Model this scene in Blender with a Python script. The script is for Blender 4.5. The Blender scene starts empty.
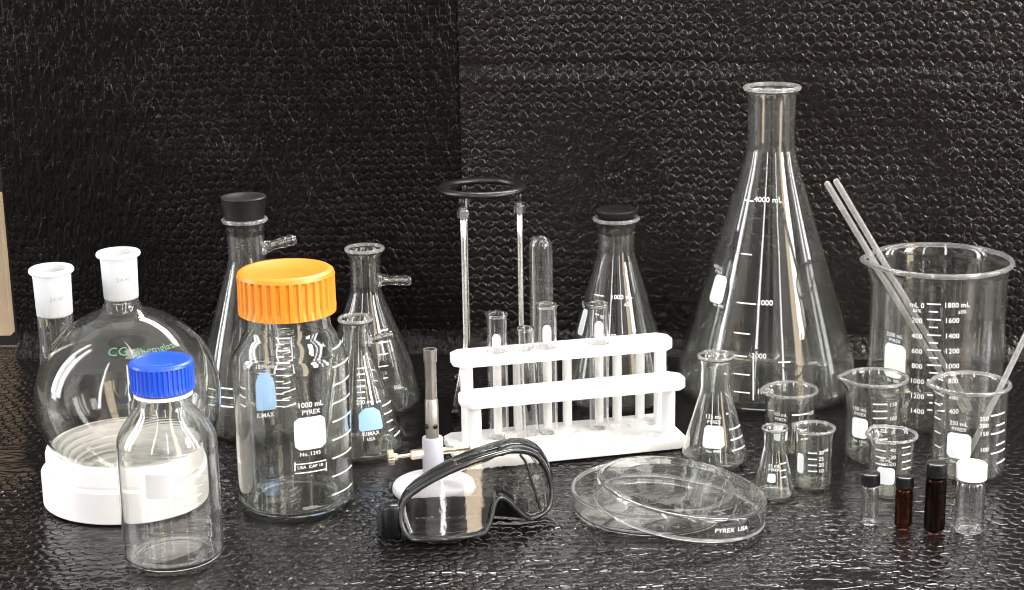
import bpy, bmesh, math, random
from mathutils import Vector, Matrix, noise
from math import pi, sin, cos, tan, atan2, radians, sqrt, exp

random.seed(7)
S = bpy.context.scene
COL = S.collection

# ------------------------------------------------------------------ camera
W_, H_ = 1024, 590
FPX = 1750.0
PITCH = radians(14.5)
ROLL = 0.017
CH = 0.58
_R = Vector((1, 0, 0)); _F = Vector((0, cos(PITCH), -sin(PITCH))); _U = Vector((0, sin(PITCH), cos(PITCH)))
RT = _R * cos(ROLL) - _U * sin(ROLL)
UP = _R * sin(ROLL) + _U * cos(ROLL)
FW = _F
CAM = Vector((0, 0, CH))
cam = bpy.data.cameras.new("camera")
camo = bpy.data.objects.new("camera", cam); COL.objects.link(camo)
cam.sensor_width = 36; cam.lens = 36 * FPX / W_
cam.clip_start = 0.02; cam.clip_end = 200
M = Matrix((RT, UP, -FW)).transposed().to_4x4(); M.translation = CAM
camo.matrix_world = M
S.camera = camo


def ray(px, py):
    return (FW + RT * ((px - 512) / FPX) + UP * ((295 - py) / FPX)).normalized()

def proj(p):
    q = Vector(p) - CAM; d = q.dot(FW)
    return 512 + FPX * q.dot(RT) / d, 295 - FPX * q.dot(UP) / d

def ground(px, py, z=0.0):
    d = ray(px, py); t = (z - CH) / d.z
    return CAM + d * t

def depth(p):
    return (Vector(p) - CAM).dot(FW)

def at_depth(px, py, y):
    d = ray(px, py); return CAM + d * (y / d.y)

def zsolve(x, y, py):
    lo, hi = -0.2, 1.2
    for _ in range(40):
        m = (lo + hi) / 2
        if proj((x, y, m))[1] > py: lo = m
        else: hi = m
    return (lo + hi) / 2


# --------------------------------------------------------------- materials
def nt(m):
    m.use_nodes = True; t = m.node_tree; t.nodes.clear(); return t

def mat_p(name, color, rough=0.4, metal=0.0, bump=None, coat=0.0, sss=0.0, spec=0.5, var=0.0, vscale=30.0):
    m = bpy.data.materials.new(name); t = nt(m); N = t.nodes; L = t.links
    o = N.new('ShaderNodeOutputMaterial'); b = N.new('ShaderNodeBsdfPrincipled')
    b.inputs['Base Color'].default_value = (*color, 1); b.inputs['Roughness'].default_value = rough
    b.inputs['Metallic'].default_value = metal; b.inputs['Coat Weight'].default_value = coat
    b.inputs['Specular IOR Level'].default_value = spec
    if sss:
        b.inputs['Subsurface Weight'].default_value = sss
        b.inputs['Subsurface Radius'].default_value = (0.006, 0.006, 0.006)
    L.new(b.outputs[0], o.inputs[0])
    tc = N.new('ShaderNodeTexCoord')
    nz = N.new('ShaderNodeTexNoise'); nz.inputs['Scale'].default_value = vscale; nz.inputs['Detail'].default_value = 5
    L.new(tc.outputs['Object'], nz.inputs['Vector'])
    if var:
        mx = N.new('ShaderNodeMix'); mx.data_type = 'RGBA'
        mx.inputs['A'].default_value = (*[c * (1 - var) for c in color], 1)
        mx.inputs['B'].default_value = (*[min(1, c * (1 + var)) for c in color], 1)
        L.new(nz.outputs['Fac'], mx.inputs['Factor']); L.new(mx.outputs['Result'], b.inputs['Base Color'])
    mr = N.new('ShaderNodeMapRange'); mr.inputs['To Min'].default_value = max(0.02, rough * 0.75); mr.inputs['To Max'].default_value = min(1, rough * 1.3)
    L.new(nz.outputs['Fac'], mr.inputs['Value']); L.new(mr.outputs['Result'], b.inputs['Roughness'])
    if bump:
        n2 = N.new('ShaderNodeTexNoise'); n2.inputs['Scale'].default_value = bump[0]; n2.inputs['Detail'].default_value = 4
        L.new(tc.outputs['Object'], n2.inputs['Vector'])
        bp = N.new('ShaderNodeBump'); bp.inputs['Strength'].default_value = bump[1]; bp.inputs['Distance'].default_value = 0.001
        L.new(n2.outputs['Fac'], bp.inputs['Height']); L.new(bp.outputs[0], b.inputs['Normal'])
    return m

def mat_glass(name, color=(0.992, 0.995, 0.992), rough=0.0, ior=1.47, wav=0.015, wscale=9, haze=0.026, haze_min=0.003):
    m = bpy.data.materials.new(name); t = nt(m); N = t.nodes; L = t.links
    o = N.new('ShaderNodeOutputMaterial'); g = N.new('ShaderNodeBsdfGlass')
    g.inputs['Color'].default_value = (*color, 1); g.inputs['Roughness'].default_value = rough; g.inputs['IOR'].default_value = ior
    tc = N.new('ShaderNodeTexCoord')
    mp = N.new('ShaderNodeMapping'); mp.inputs['Scale'].default_value = (1, 1, 0.35)
    nz = N.new('ShaderNodeTexNoise'); nz.inputs['Scale'].default_value = wscale * 3; nz.inputs['Detail'].default_value = 2
    bp = N.new('ShaderNodeBump'); bp.inputs['Strength'].default_value = wav * 1.2; bp.inputs['Distance'].default_value = 0.01
    L.new(tc.outputs['Object'], mp.inputs[0]); L.new(mp.outputs[0], nz.inputs['Vector'])
    L.new(nz.outputs['Fac'], bp.inputs['Height']); L.new(bp.outputs[0], g.inputs['Normal'])
    # pale patchy haze mixed into the glass, painting milky reflections of the room
    nh = N.new('ShaderNodeTexNoise'); nh.inputs['Scale'].default_value = 38; nh.inputs['Detail'].default_value = 6; nh.inputs['Roughness'].default_value = 0.65
    nh.inputs['Distortion'].default_value = 0.8
    m2 = N.new('ShaderNodeMapping'); m2.inputs['Scale'].default_value = (1, 1, 0.3)
    L.new(tc.outputs['Object'], m2.inputs[0]); L.new(m2.outputs[0], nh.inputs['Vector'])
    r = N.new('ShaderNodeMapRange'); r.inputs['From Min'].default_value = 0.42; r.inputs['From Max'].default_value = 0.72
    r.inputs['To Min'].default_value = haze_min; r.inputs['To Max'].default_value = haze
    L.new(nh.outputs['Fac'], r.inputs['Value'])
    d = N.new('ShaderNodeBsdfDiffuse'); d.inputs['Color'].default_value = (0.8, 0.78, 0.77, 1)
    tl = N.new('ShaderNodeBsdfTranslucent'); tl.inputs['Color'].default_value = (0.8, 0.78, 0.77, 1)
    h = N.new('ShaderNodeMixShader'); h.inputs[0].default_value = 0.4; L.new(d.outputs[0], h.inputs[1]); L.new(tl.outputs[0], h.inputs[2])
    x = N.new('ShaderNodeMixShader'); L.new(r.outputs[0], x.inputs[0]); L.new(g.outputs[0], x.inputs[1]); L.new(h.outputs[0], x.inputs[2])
    L.new(x.outputs[0], o.inputs[0])
    return m

def mat_frost(name):
    m = bpy.data.materials.new(name); t = nt(m); N = t.nodes; L = t.links
    o = N.new('ShaderNodeOutputMaterial'); g = N.new('ShaderNodeBsdfGlass'); d = N.new('ShaderNodeBsdfTranslucent'); e = N.new('ShaderNodeBsdfDiffuse')
    g.inputs['Roughness'].default_value = 0.45; g.inputs['IOR'].default_value = 1.45
    d.inputs['Color'].default_value = (0.8, 0.82, 0.83, 1); e.inputs['Color'].default_value = (0.78, 0.8, 0.81, 1)
    a = N.new('ShaderNodeMixShader'); a.inputs[0].default_value = 0.55
    c = N.new('ShaderNodeMixShader'); c.inputs[0].default_value = 0.62
    L.new(d.outputs[0], a.inputs[1]); L.new(e.outputs[0], a.inputs[2])
    L.new(g.outputs[0], c.inputs[1]); L.new(a.outputs[0], c.inputs[2]); L.new(c.outputs[0], o.inputs[0])
    return m

def mat_sheet(name, base, amp, rmin, rmax, streak, pitch=0.0150, axes='XY', crumple=1.0, spec=0.5, edge=-0.5, rot=0.0, nscale=60):
    """black embossed bubble film: hexagonal lattice of dimples with crumples"""
    m = bpy.data.materials.new(name); t = nt(m); N = t.nodes; L = t.links
    o = N.new('ShaderNodeOutputMaterial'); b = N.new('ShaderNodeBsdfPrincipled')
    L.new(b.outputs[0], o.inputs[0])
    tc = N.new('ShaderNodeTexCoord')
    # distort
    n1 = N.new('ShaderNodeTexNoise'); n1.inputs['Scale'].default_value = 9; n1.inputs['Detail'].default_value = 3
    L.new(tc.outputs['Object'], n1.inputs['Vector'])
    sub = N.new('ShaderNodeVectorMath'); sub.operation = 'SUBTRACT'; sub.inputs[1].default_value = (0.5, 0.5, 0.5)
    L.new(n1.outputs['Color'], sub.inputs[0])
    sc = N.new('ShaderNodeVectorMath'); sc.operation = 'SCALE'; sc.inputs['Scale'].default_value = 0.020
    L.new(sub.outputs[0], sc.inputs[0])
    n1b = N.new('ShaderNodeTexNoise'); n1b.inputs['Scale'].default_value = 45; n1b.inputs['Detail'].default_value = 2
    L.new(tc.outputs['Object'], n1b.inputs['Vector'])
    subb = N.new('ShaderNodeVectorMath'); subb.operation = 'SUBTRACT'; subb.inputs[1].default_value = (0.5, 0.5, 0.5)
    L.new(n1b.outputs['Color'], subb.inputs[0])
    scb = N.new('ShaderNodeVectorMath'); scb.operation = 'SCALE'; scb.inputs['Scale'].default_value = 0.0085
    L.new(subb.outputs[0], scb.inputs[0])
    add0 = N.new('ShaderNodeVectorMath'); L.new(sc.outputs[0], add0.inputs[0]); L.new(scb.outputs[0], add0.inputs[1])
    add = N.new('ShaderNodeVectorMath'); L.new(tc.outputs['Object'], add.inputs[0]); L.new(add0.outputs[0], add.inputs[1])
    k = 2 * pi / (pitch * sqrt(3) / 2)
    tot = None
    for a in (90, 210, 330):
        d = (cos(radians(a)) * k, sin(radians(a)) * k)
        v = (d[0], d[1], 0) if axes == 'XY' else (d[0], 0, d[1])
        dt = N.new('ShaderNodeVectorMath'); dt.operation = 'DOT_PRODUCT'; dt.inputs[1].default_value = v
        L.new(add.outputs[0], dt.inputs[0])
        c = N.new('ShaderNodeMath'); c.operation = 'COSINE'; L.new(dt.outputs['Value'], c.inputs[0])
        if tot is None: tot = c
        else:
            s = N.new('ShaderNodeMath'); L.new(tot.outputs[0], s.inputs[0]); L.new(c.outputs[0], s.inputs[1]); tot = s
    cl = N.new('ShaderNodeMapRange'); cl.inputs['From Min'].default_value = -1.5; cl.inputs['From Max'].default_value = edge
    cl.interpolation_type = 'SMOOTHSTEP'
    L.new(tot.outputs[0], cl.inputs['Value'])
    # mask the strength of the emboss
    n2 = N.new('ShaderNodeTexNoise'); n2.inputs['Scale'].default_value = 5.0; n2.inputs['Detail'].default_value = 3
    L.new(tc.outputs['Object'], n2.inputs['Vector'])
    mk = N.new('ShaderNodeMapRange'); mk.inputs['From Min'].default_value = 0.35; mk.inputs['From Max'].default_value = 0.65
    mk.inputs['To Min'].default_value = 0.0; mk.inputs['To Max'].default_value = 1.0
    L.new(n2.outputs['Fac'], mk.inputs['Value'])
    mu = N.new('ShaderNodeMath'); mu.operation = 'MULTIPLY'; L.new(cl.outputs[0], mu.inputs[0]); L.new(mk.outputs[0], mu.inputs[1])
    b1 = N.new('ShaderNodeBump'); b1.inputs['Strength'].default_value = 1.0; b1.inputs['Distance'].default_value = amp
    L.new(mu.outputs[0], b1.inputs['Height'])
    # crumples
    mp = N.new('ShaderNodeMapping'); mp.inputs['Scale'].default_value = streak
    mp.inputs['Rotation'].default_value = (0, rot, 0) if axes == 'XZ' else (0, 0, rot)
    L.new(tc.outputs['Object'], mp.inputs[0])
    n3 = N.new('ShaderNodeTexNoise'); n3.inputs['Scale'].default_value = nscale; n3.inputs['Detail'].default_value = 1.8; n3.inputs['Roughness'].default_value = 0.6
    n3.inputs['Distortion'].default_value = 0.6
    L.new(mp.outputs[0], n3.inputs['Vector'])
    b2 = N.new('ShaderNodeBump'); b2.inputs['Strength'].default_value = 1.0; b2.inputs['Distance'].default_value = 0.0035 * crumple
    L.new(n3.outputs['Fac'], b2.inputs['Height']); L.new(b1.outputs[0], b2.inputs['Normal'])
    L.new(b2.outputs[0], b.inputs['Normal'])
    b.inputs['Base Color'].default_value = (*base, 1)
    mr = N.new('ShaderNodeMapRange'); mr.inputs['To Min'].default_value = rmin; mr.inputs['To Max'].default_value = rmax
    L.new(n2.outputs['Fac'], mr.inputs['Value']); L.new(mr.outputs[0], b.inputs['Roughness'])
    b.inputs['Specular IOR Level'].default_value = spec
    return m

G_CLEAR = mat_glass('clear_glass')
G_WARM = mat_glass('borosilicate_glass', (0.988, 0.992, 0.98))
G_THIN = mat_glass('thin_glass', (0.994, 0.994, 0.994), wav=0.01, haze=0.012, haze_min=0.002)
G_RIM = mat_glass('whitened_rim_glass', (0.995, 0.995, 0.995), rough=0.03, wav=0.0, haze=0.28, haze_min=0.14)  # strong white haze paints the bright highlights of the rims
G_ROD = mat_glass('whitened_rod_glass', (0.995, 0.995, 0.995), wav=0.0, haze=0.35, haze_min=0.22)  # white haze mixed in so the rods look brightly lit
G_AMBER = mat_glass('amber_glass', (0.50, 0.26, 0.11), haze=0.012)
G_AMBERD = mat_glass('dark_amber_glass', (0.33, 0.16, 0.10), haze=0.012)
G_FROST = mat_frost('frosted_glass')
PRINT = mat_p('white_enamel_print', (0.82, 0.84, 0.84), 0.5, var=0.06)
PATCH = mat_p('white_patch', (0.80, 0.84, 0.86), 0.5, var=0.05, vscale=60)
PATCH_Y = mat_p('ivory_patch', (0.80, 0.84, 0.74), 0.5, var=0.05, vscale=60)
BLUEP = mat_p('blue_patch', (0.27, 0.45, 0.74), 0.5, var=0.08, vscale=80)
GREENP = mat_p('green_print', (0.10, 0.22, 0.14), 0.5)
GREYP = mat_p('grey_print', (0.42, 0.44, 0.46), 0.5)
LAVP = mat_p('violet_ink', (0.40, 0.40, 0.62), 0.5)
ORANGE = mat_p('orange_plastic', (0.74, 0.235, 0.012), 0.38, bump=(300, 0.1), sss=0.05, var=0.03)
BLUE = mat_p('blue_plastic', (0.012, 0.075, 0.60), 0.33, bump=(300, 0.1), var=0.05)
WHITE = mat_p('white_plastic', (0.83, 0.83, 0.82), 0.42, bump=(200, 0.12), var=0.02)
WHITE_RING = mat_p('white_ring_plastic', (0.73, 0.715, 0.71), 0.45, bump=(150, 0.2), var=0.04)
OFFWHITE = mat_p('off_white_enamel', (0.70, 0.71, 0.76), 0.35, bump=(200, 0.15), var=0.04)
LAVENDER = mat_p('grey_enamel', (0.44, 0.44, 0.50), 0.4, bump=(200, 0.15), var=0.05)
RUBBER = mat_p('black_rubber', (0.007, 0.0068, 0.0066), 0.45, bump=(250, 0.25), var=0.2, spec=0.35)
BLACKP = mat_p('black_plastic', (0.004, 0.004, 0.0042), 0.25, bump=(250, 0.1), var=0.2)
IRON = mat_p('black_iron', (0.006, 0.006, 0.0065), 0.3, 0.0, bump=(400, 0.3), var=0.3)
STEEL = mat_p('brushed_steel', (0.75, 0.74, 0.71), 0.22, 1.0, bump=(500, 0.2), var=0.08)
NICKEL = mat_p('worn_nickel', (0.36, 0.335, 0.31), 0.36, 1.0, bump=(900, 0.03), var=0.08, vscale=80)
BRASS = mat_p('plated_brass', (0.74, 0.62, 0.46), 0.30, 1.0, bump=(400, 0.3), var=0.15)
FRAME = mat_p('smoky_frame_rubber', (0.014, 0.016, 0.015), 0.18, bump=(120, 0.2), coat=0.3, var=0.3)
FABRIC = mat_p('black_elastic', (0.008, 0.008, 0.009), 0.8, bump=(900, 0.9), var=0.3)
TAN = mat_p('tan_wood', (0.46, 0.34, 0.22), 0.6, bump=(60, 0.5), var=0.2)
DARKW = mat_p('dark_wall_paint', (0.003, 0.0028, 0.0026), 0.7, bump=(60, 0.4), var=0.2)

def mat_lens():
    m = bpy.data.materials.new('clear_lens'); t = nt(m); N = t.nodes; L = t.links
    o = N.new('ShaderNodeOutputMaterial'); g = N.new('ShaderNodeBsdfGlass')
    g.inputs['Color'].default_value = (0.80, 0.79, 0.78, 1); g.inputs['IOR'].default_value = 1.66; g.inputs['Roughness'].default_value = 0.02
    tc = N.new('ShaderNodeTexCoord'); nz = N.new('ShaderNodeTexNoise'); nz.inputs['Scale'].default_value = 26; nz.inputs['Detail'].default_value = 4
    bp = N.new('ShaderNodeBump'); bp.inputs['Strength'].default_value = 0.06; bp.inputs['Distance'].default_value = 0.01
    L.new(tc.outputs['Object'], nz.inputs['Vector']); L.new(nz.outputs['Fac'], bp.inputs['Height']); L.new(bp.outputs[0], g.inputs['Normal'])
    L.new(g.outputs[0], o.inputs[0]); return m
LENS = mat_lens()
G_SMOKE = mat_glass('smoky_clear_vinyl', (0.45, 0.47, 0.46), rough=0.12, ior=1.45, wav=0.05)

# ----------------------------------------------------------------- helpers
def link(name, me, mat=None, parent=None, smooth=True, sharp=None):
    o = bpy.data.objects.new(name, me); COL.objects.link(o)
    if mat is not None:
        me.materials.clear(); me.materials.append(mat)
    if smooth:
        for p in me.polygons: p.use_smooth = True
        if sharp is not None: me.set_sharp_from_angle(angle=radians(sharp))
    if parent is not None:
        o.parent = parent; o.matrix_parent_inverse = Matrix.Identity(4)
    return o

def tag(o, label, cat, group=None):
    o['label'] = label; o['category'] = cat
    if group: o['group'] = group
    return o

def root(name, loc, label, cat, group=None):
    o = bpy.data.objects.new(name, None); COL.objects.link(o); o.location = loc
    o.empty_display_size = 0.02
    return tag(o, label, cat, group)

def chaikin(pts, n=2, closed=False):
    for _ in range(n):
        out = [] if closed else [pts[0]]
        m = len(pts)
        for i in range(m if closed else m - 1):
            a, b = pts[i], pts[(i + 1) % m]
            q = tuple(a[j] * 0.75 + b[j] * 0.25 for j in range(len(a)))
            r = tuple(a[j] * 0.25 + b[j] * 0.75 for j in range(len(a)))
            out += [q, r]
        if not closed: out.append(pts[-1])
        pts = out
    return pts

def lathe(prof, seg=96, rfun=None, closed_loop=False, mat4=None):
    """prof (r,z) list; r==0 ends become poles.  returns mesh (local coords)"""
    bm = bmesh.new(); rings = []
    for i, (r, z) in enumerate(prof):
        if r < 1e-6:
            rings.append([bm.verts.new((0, 0, z))])
        else:
            ring = []
            for k in range(seg):
                a = 2 * pi * k / seg
                rr, zz = (r, z) if rfun is None else rfun(r, z, a, i)
                ring.append(bm.verts.new((rr * cos(a), rr * sin(a), zz)))
            rings.append(ring)
    n = len(rings)
    for i in range(n if closed_loop else n - 1):
        A, B = rings[i], rings[(i + 1) % n]
        for k in range(seg):
            k2 = (k + 1) % seg
            if len(A) == 1 and len(B) == 1: continue
            if len(A) == 1: bm.faces.new((A[0], B[k2], B[k]))
            elif len(B) == 1: bm.faces.new((A[k], A[k2], B[0]))
            else: bm.faces.new((A[k], A[k2], B[k2], B[k]))
    if mat4 is not None: bmesh.ops.transform(bm, matrix=mat4, verts=bm.verts)
    bmesh.ops.recalc_face_normals(bm, faces=bm.faces)
    if bm.calc_volume(signed=True) < 0: bmesh.ops.reverse_faces(bm, faces=bm.faces)
    me = bpy.data.meshes.new('m'); bm.to_mesh(me); bm.free(); return me

def offset_profile(pts, w):
    """inner offset of an outer profile given bottom->top"""
    out = []
    for i, p in enumerate(pts):
        a = pts[max(0, i - 1)]; b = pts[min(len(pts) - 1, i + 1)]
        t = Vector((b[0] - a[0], b[1] - a[1]))
        if t.length < 1e-9: continue
        t.normalize(); nrm = Vector((-t.y, t.x))
        out.append((p[0] + nrm.x * w, p[1] + nrm.y * w))
    return out

def boolean(a, b, op):
    oa = bpy.data.objects.new('t', a); ob = bpy.data.objects.new('u', b)
    COL.objects.link(oa); COL.objects.link(ob)
    md = oa.modifiers.new('b', 'BOOLEAN'); md.object = ob; md.operation = op; md.solver = 'EXACT'
    dg = bpy.context.evaluated_depsgraph_get(); dg.update()
    me = bpy.data.meshes.new_from_object(oa.evaluated_get(dg))
    bpy.data.objects.remove(oa); bpy.data.objects.remove(ob)
    return me

def tube(pts, r, seg=12, caps=True, radii=None, flat=None):
    """sweep circle (or flat ellipse) along points"""
    bm = bmesh.new(); P = [Vector(p) for p in pts]; rings = []
    up = None
    for i, p in enumerate(P):
        t = (P[min(i + 1, len(P) - 1)] - P[max(i - 1, 0)]).normalized()
        if up is None:
            up = Vector((0, 0, 1)) if abs(t.z) < 0.9 else Vector((1, 0, 0))
        s = t.cross(up).normalized(); up = s.cross(t).normalized()
        rr = radii[i] if radii else r
        rings.append([bm.verts.new(p + (s * cos(2 * pi * k / seg) + up * sin(2 * pi * k / seg)) * rr) for k in range(seg)])
    for A, B in zip(rings, rings[1:]):
        for k in range(seg): bm.faces.new((A[k], A[(k + 1) % seg], B[(k + 1) % seg], B[k]))
    if caps:
        bm.faces.new(rings[0][::-1]); bm.faces.new(rings[-1])
    bmesh.ops.recalc_face_normals(bm, faces=bm.faces)
    me = bpy.data.meshes.new('m'); bm.to_mesh(me); bm.free(); return me

def axis_matrix(p, d):
    d = Vector(d).normalized(); q = d.to_track_quat('Z', 'Y')
    m = q.to_matrix().to_4x4(); m.translation = Vector(p); return m

def join(meshes):
    bm = bmesh.new()
    for me in meshes: bm.from_mesh(me)
    out = bpy.data.meshes.new('m'); bm.to_mesh(out); bm.free(); return out

def bevel_box(cx, cy, cz, sx, sy, sz, bev=0.001, mat4=None, seg=2):
    bm = bmesh.new(); bmesh.ops.create_cube(bm, size=1)
    for v in bm.verts: v.co = Vector((cx + v.co.x * sx, cy + v.co.y * sy, cz + v.co.z * sz))
    bmesh.ops.bevel(bm, geom=bm.edges[:], offset=bev, segments=seg, affect='EDGES', profile=0.5)
    if mat4 is not None: bmesh.ops.transform(bm, matrix=mat4, verts=bm.verts)
    me = bpy.data.meshes.new('m'); bm.to_mesh(me); bm.free(); return me

_tc = {}
def text_tris(s):
    """returns (verts2d, faces) of the text with cap height ~0.7, centred; cached"""
    if s in _tc: return _tc[s]
    cu = bpy.data.curves.new('t', 'FONT'); cu.body = s; cu.align_x = 'CENTER'; cu.align_y = 'CENTER'
    cu.resolution_u = 2; cu.offset = 0.002
    o = bpy.data.objects.new('t', cu); COL.objects.link(o)
    dg = bpy.context.evaluated_depsgraph_get(); dg.update()
    me = bpy.data.meshes.new_from_object(o.evaluated_get(dg))
    v = [(p.co.x, p.co.y) for p in me.vertices]; f = [tuple(p.vertices) for p in me.polygons]
    bpy.data.objects.remove(o)
    _tc[s] = (v, f); return v, f


class Vessel:
    """a body of revolution standing on the table; heights and radii measured in the picture at its own distance"""
    def __init__(s, bx, by):
        g = ground(bx, by); s.c = Vector((g.x, g.y, 0))
        f = Vector((-g.x, -g.y, 0)).normalized(); s.f = f; s.r = Vector((-f.y, f.x, 0)); s.rf = None
    def z(s, py): return max(0.0, zsolve(s.c.x, s.c.y, py))
    def rad(s, rpx, z): return rpx * depth((s.c.x, s.c.y, z)) / FPX
    def prof(s, pts):
        """pts: (py, rpx) from bottom to top -> (r,z)"""
        out = []
        for py, rp in pts:
            z = s.z(py) if py is not None else 0.0
            out.append((s.rad(rp, z), z))
        return out
    def rz(s, z):
        P = s.outer
        for a, b in zip(P, P[1:]):
            if min(a[1], b[1]) <= z <= max(a[1], b[1]) and abs(b[1] - a[1]) > 1e-7:
                t = (z - a[1]) / (b[1] - a[1]); return a[0] + t * (b[0] - a[0])
        return P[-1][0] if z > P[-1][1] else P[0][0]
    def hit(s, px, py, back=False):
        d = ray(px, py); tc = (s.c - CAM).length
        R = max(p[0] for p in s.outer) * 1.3; n = 700; prev = None; res = None
        for i in range(n + 1):
            t = tc - 2 * R + 4 * R * i / n; p = CAM + d * t
            if p.z < 0 or p.z > s.outer[-1][1]: continue
            q = p - s.c; rr = sqrt(q.x ** 2 + q.y ** 2)
            if rr <= s.rz(p.z):
                res = p
                if not back: break
        if res is None:
            q = CAM + d * tc - s.c; al = max(-1.4, min(1.4, math.asin(max(-1, min(1, q.dot(s.r) / R)))))
            return al, max(0, q.z)
        q = res - s.c
        return atan2(q.dot(s.r), q.dot(s.f)), res.z
    def pt(s, al, z, off=0.0004):
        return (s.f * cos(al) + s.r * sin(al)) * (s.rz(z) + off) + Vector((0, 0, z))
    def slope(s, z):
        dz = 0.002; a = s.rz(z - dz); b = s.rz(z + dz)
        return 2 * dz / sqrt(4 * dz * dz + (b - a) ** 2)
    def put(s, bm, verts, faces, al, z, sc, off=0.0004, tilt=0.0, sx=1.0):
        R = s.rz(z); k = s.slope(z); vs = []
        for (u, v) in verts:
            u2 = (u * cos(tilt) - v * sin(tilt)) * sc * sx; v2 = (u * sin(tilt) + v * cos(tilt)) * sc
            vs.append(bm.verts.new(s.pt(al + u2 / R, z + v2 * k, off)))
        for f in faces:
            try: bm.faces.new([vs[i] for i in f])
            except ValueError: pass
    def text(s, bm, txt, px, py, hpx, sx=1.0):
        al, z = s.hit(px, py); v, f = text_tris(txt)
        s.put(bm, v, f, al, z, hpx / 0.7 * (s.c - CAM).length / FPX, sx=sx)
        return al, z
    def text_at(s, bm, txt, al, z, hpx, sx=1.0):
        v, f = text_tris(txt); s.put(bm, v, f, al, z, hpx / 0.7 * (s.c - CAM).length / FPX, sx=sx)
    def band(s, bm, a0, a1, z, th, off=0.0004):
        n = max(2, int(abs(a1 - a0) / 0.08) + 1); lo = []; hi = []
        for i in range(n + 1):
            a = a0 + (a1 - a0) * i / n
            lo.append(bm.verts.new(s.pt(a, z - th / 2, off))); hi.append(bm.verts.new(s.pt(a, z + th / 2, off)))
        for i in range(n): bm.faces.new((lo[i], lo[i + 1], hi[i + 1], hi[i]))
    def tick(s, bm, px0, px1, py, thpx=1.15):
        sc = (s.c - CAM).length / FPX
        a0, z0 = s.hit(px0, py); a1, z1 = s.hit(px1, py)
        s.band(bm, a0, a1, (z0 + z1) / 2, thpx * sc)
    def vline(s, bm, px0, py0, px1, py1, thpx=1.2):
        sc = (s.c - CAM).length / FPX
        a0, z0 = s.hit(px0, py0); a1, z1 = s.hit(px1, py1); n = 12; L = []
        for i in range(n + 1):
            t = i / n; a = a0 + (a1 - a0) * t; z = z0 + (z1 - z0) * t; da = thpx * sc / 2 / s.rz(z)
            L.append((bm.verts.new(s.pt(a - da, z)), bm.verts.new(s.pt(a + da, z))))
        for (p, q), (r, t) in zip(L, L[1:]): bm.faces.new((p, q, t, r))
    def patch(s, px, py, wpx, hpx, shape='round', mat=PATCH, name='label_patch', off=0.0004):
        al, z = s.hit(px, py); sc = (s.c - CAM).length / FPX
        w, h = wpx * sc, hpx * sc
        bm = bmesh.new(); n = 10; R = s.rz(z); k = s.slope(z)
        rows = []
        for j in range(n + 1):
            v = -0.5 + j / n
            if shape == 'round':
                e = max(0, (abs(v) - 0.30) / 0.20); half = 0.5 - 0.16 * (1 - sqrt(max(0, 1 - e * e)))
            elif shape == 'house':
                half = 0.5 if v < 0.27 else 0.5 - (v - 0.27) / 0.23 * 0.30
                if v < -0.45: half = 0.45
            else: half = 0.5
            rows.append([bm.verts.new(s.pt(al + (-half + 2 * half * i / n) * w / R, z + v * h * k, off)) for i in range(n + 1)])
        for a, b in zip(rows, rows[1:]):
            for i in range(n): bm.faces.new((a[i], a[i + 1], b[i + 1], b[i]))
        me = bpy.data.meshes.new('m'); bm.to_mesh(me); bm.free()
        return link(name, me, mat, s.root)
    def prints(s, bm, name='printed_scale', mat=PRINT):
        me = bpy.data.meshes.new('m'); bm.to_mesh(me); bm.free()
        return link(name, me, mat, s.root, smooth=False)
    def angle(s, al):
        """table angle of a facing angle al"""
        v = s.f * cos(al) + s.r * sin(al); return atan2(v.y, v.x)


def densify(pr, closed=False, e=0.0004):
    out = []
    n = len(pr)
    for i in range(n if closed else n - 1):
        a = Vector(pr[i]); b = Vector(pr[(i + 1) % n]); L = (b - a).length; out.append(tuple(a))
        if L > 3.5 * e:
            t = e / L
            for k in (t, 3 * t, 0.5, 1 - 3 * t, 1 - t) if L > 8 * e else (t, 1 - t): out.append(tuple(a.lerp(b, k)))
    if not closed: out.append(tuple(pr[-1]))
    return out

def shell_profile(outer, wall, base, lip=None):
    """closed glass section from the axis: outer wall up, rim, inner wall down"""
    out = [p for p in outer]
    inner = offset_profile(out, wall)
    top = out[-1]
    inner = [p for p in inner if p[1] > base and p[0] > 0.0005 and p[1] < top[1] - 0.0002]
    b = inner[0] if inner else out[1]
    # only keep where the height grows from the floor
    prof = [(0, out[0][1] + 0.0012), (out[0][0] * 0.8, out[0][1] + 0.0009)] + out
    ir = top[0] - wall
    prof += [(top[0] - wall * 0.25, top[1] + wall * 0.35), (ir + wall * 0.25, top[1] + wall * 0.35), (ir, top[1] - wall * 0.1)]
    prof += inner[::-1]
    prof += [(max(0.0, b[0] * 0.75), base), (0, base)]
    return densify(prof)

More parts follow.
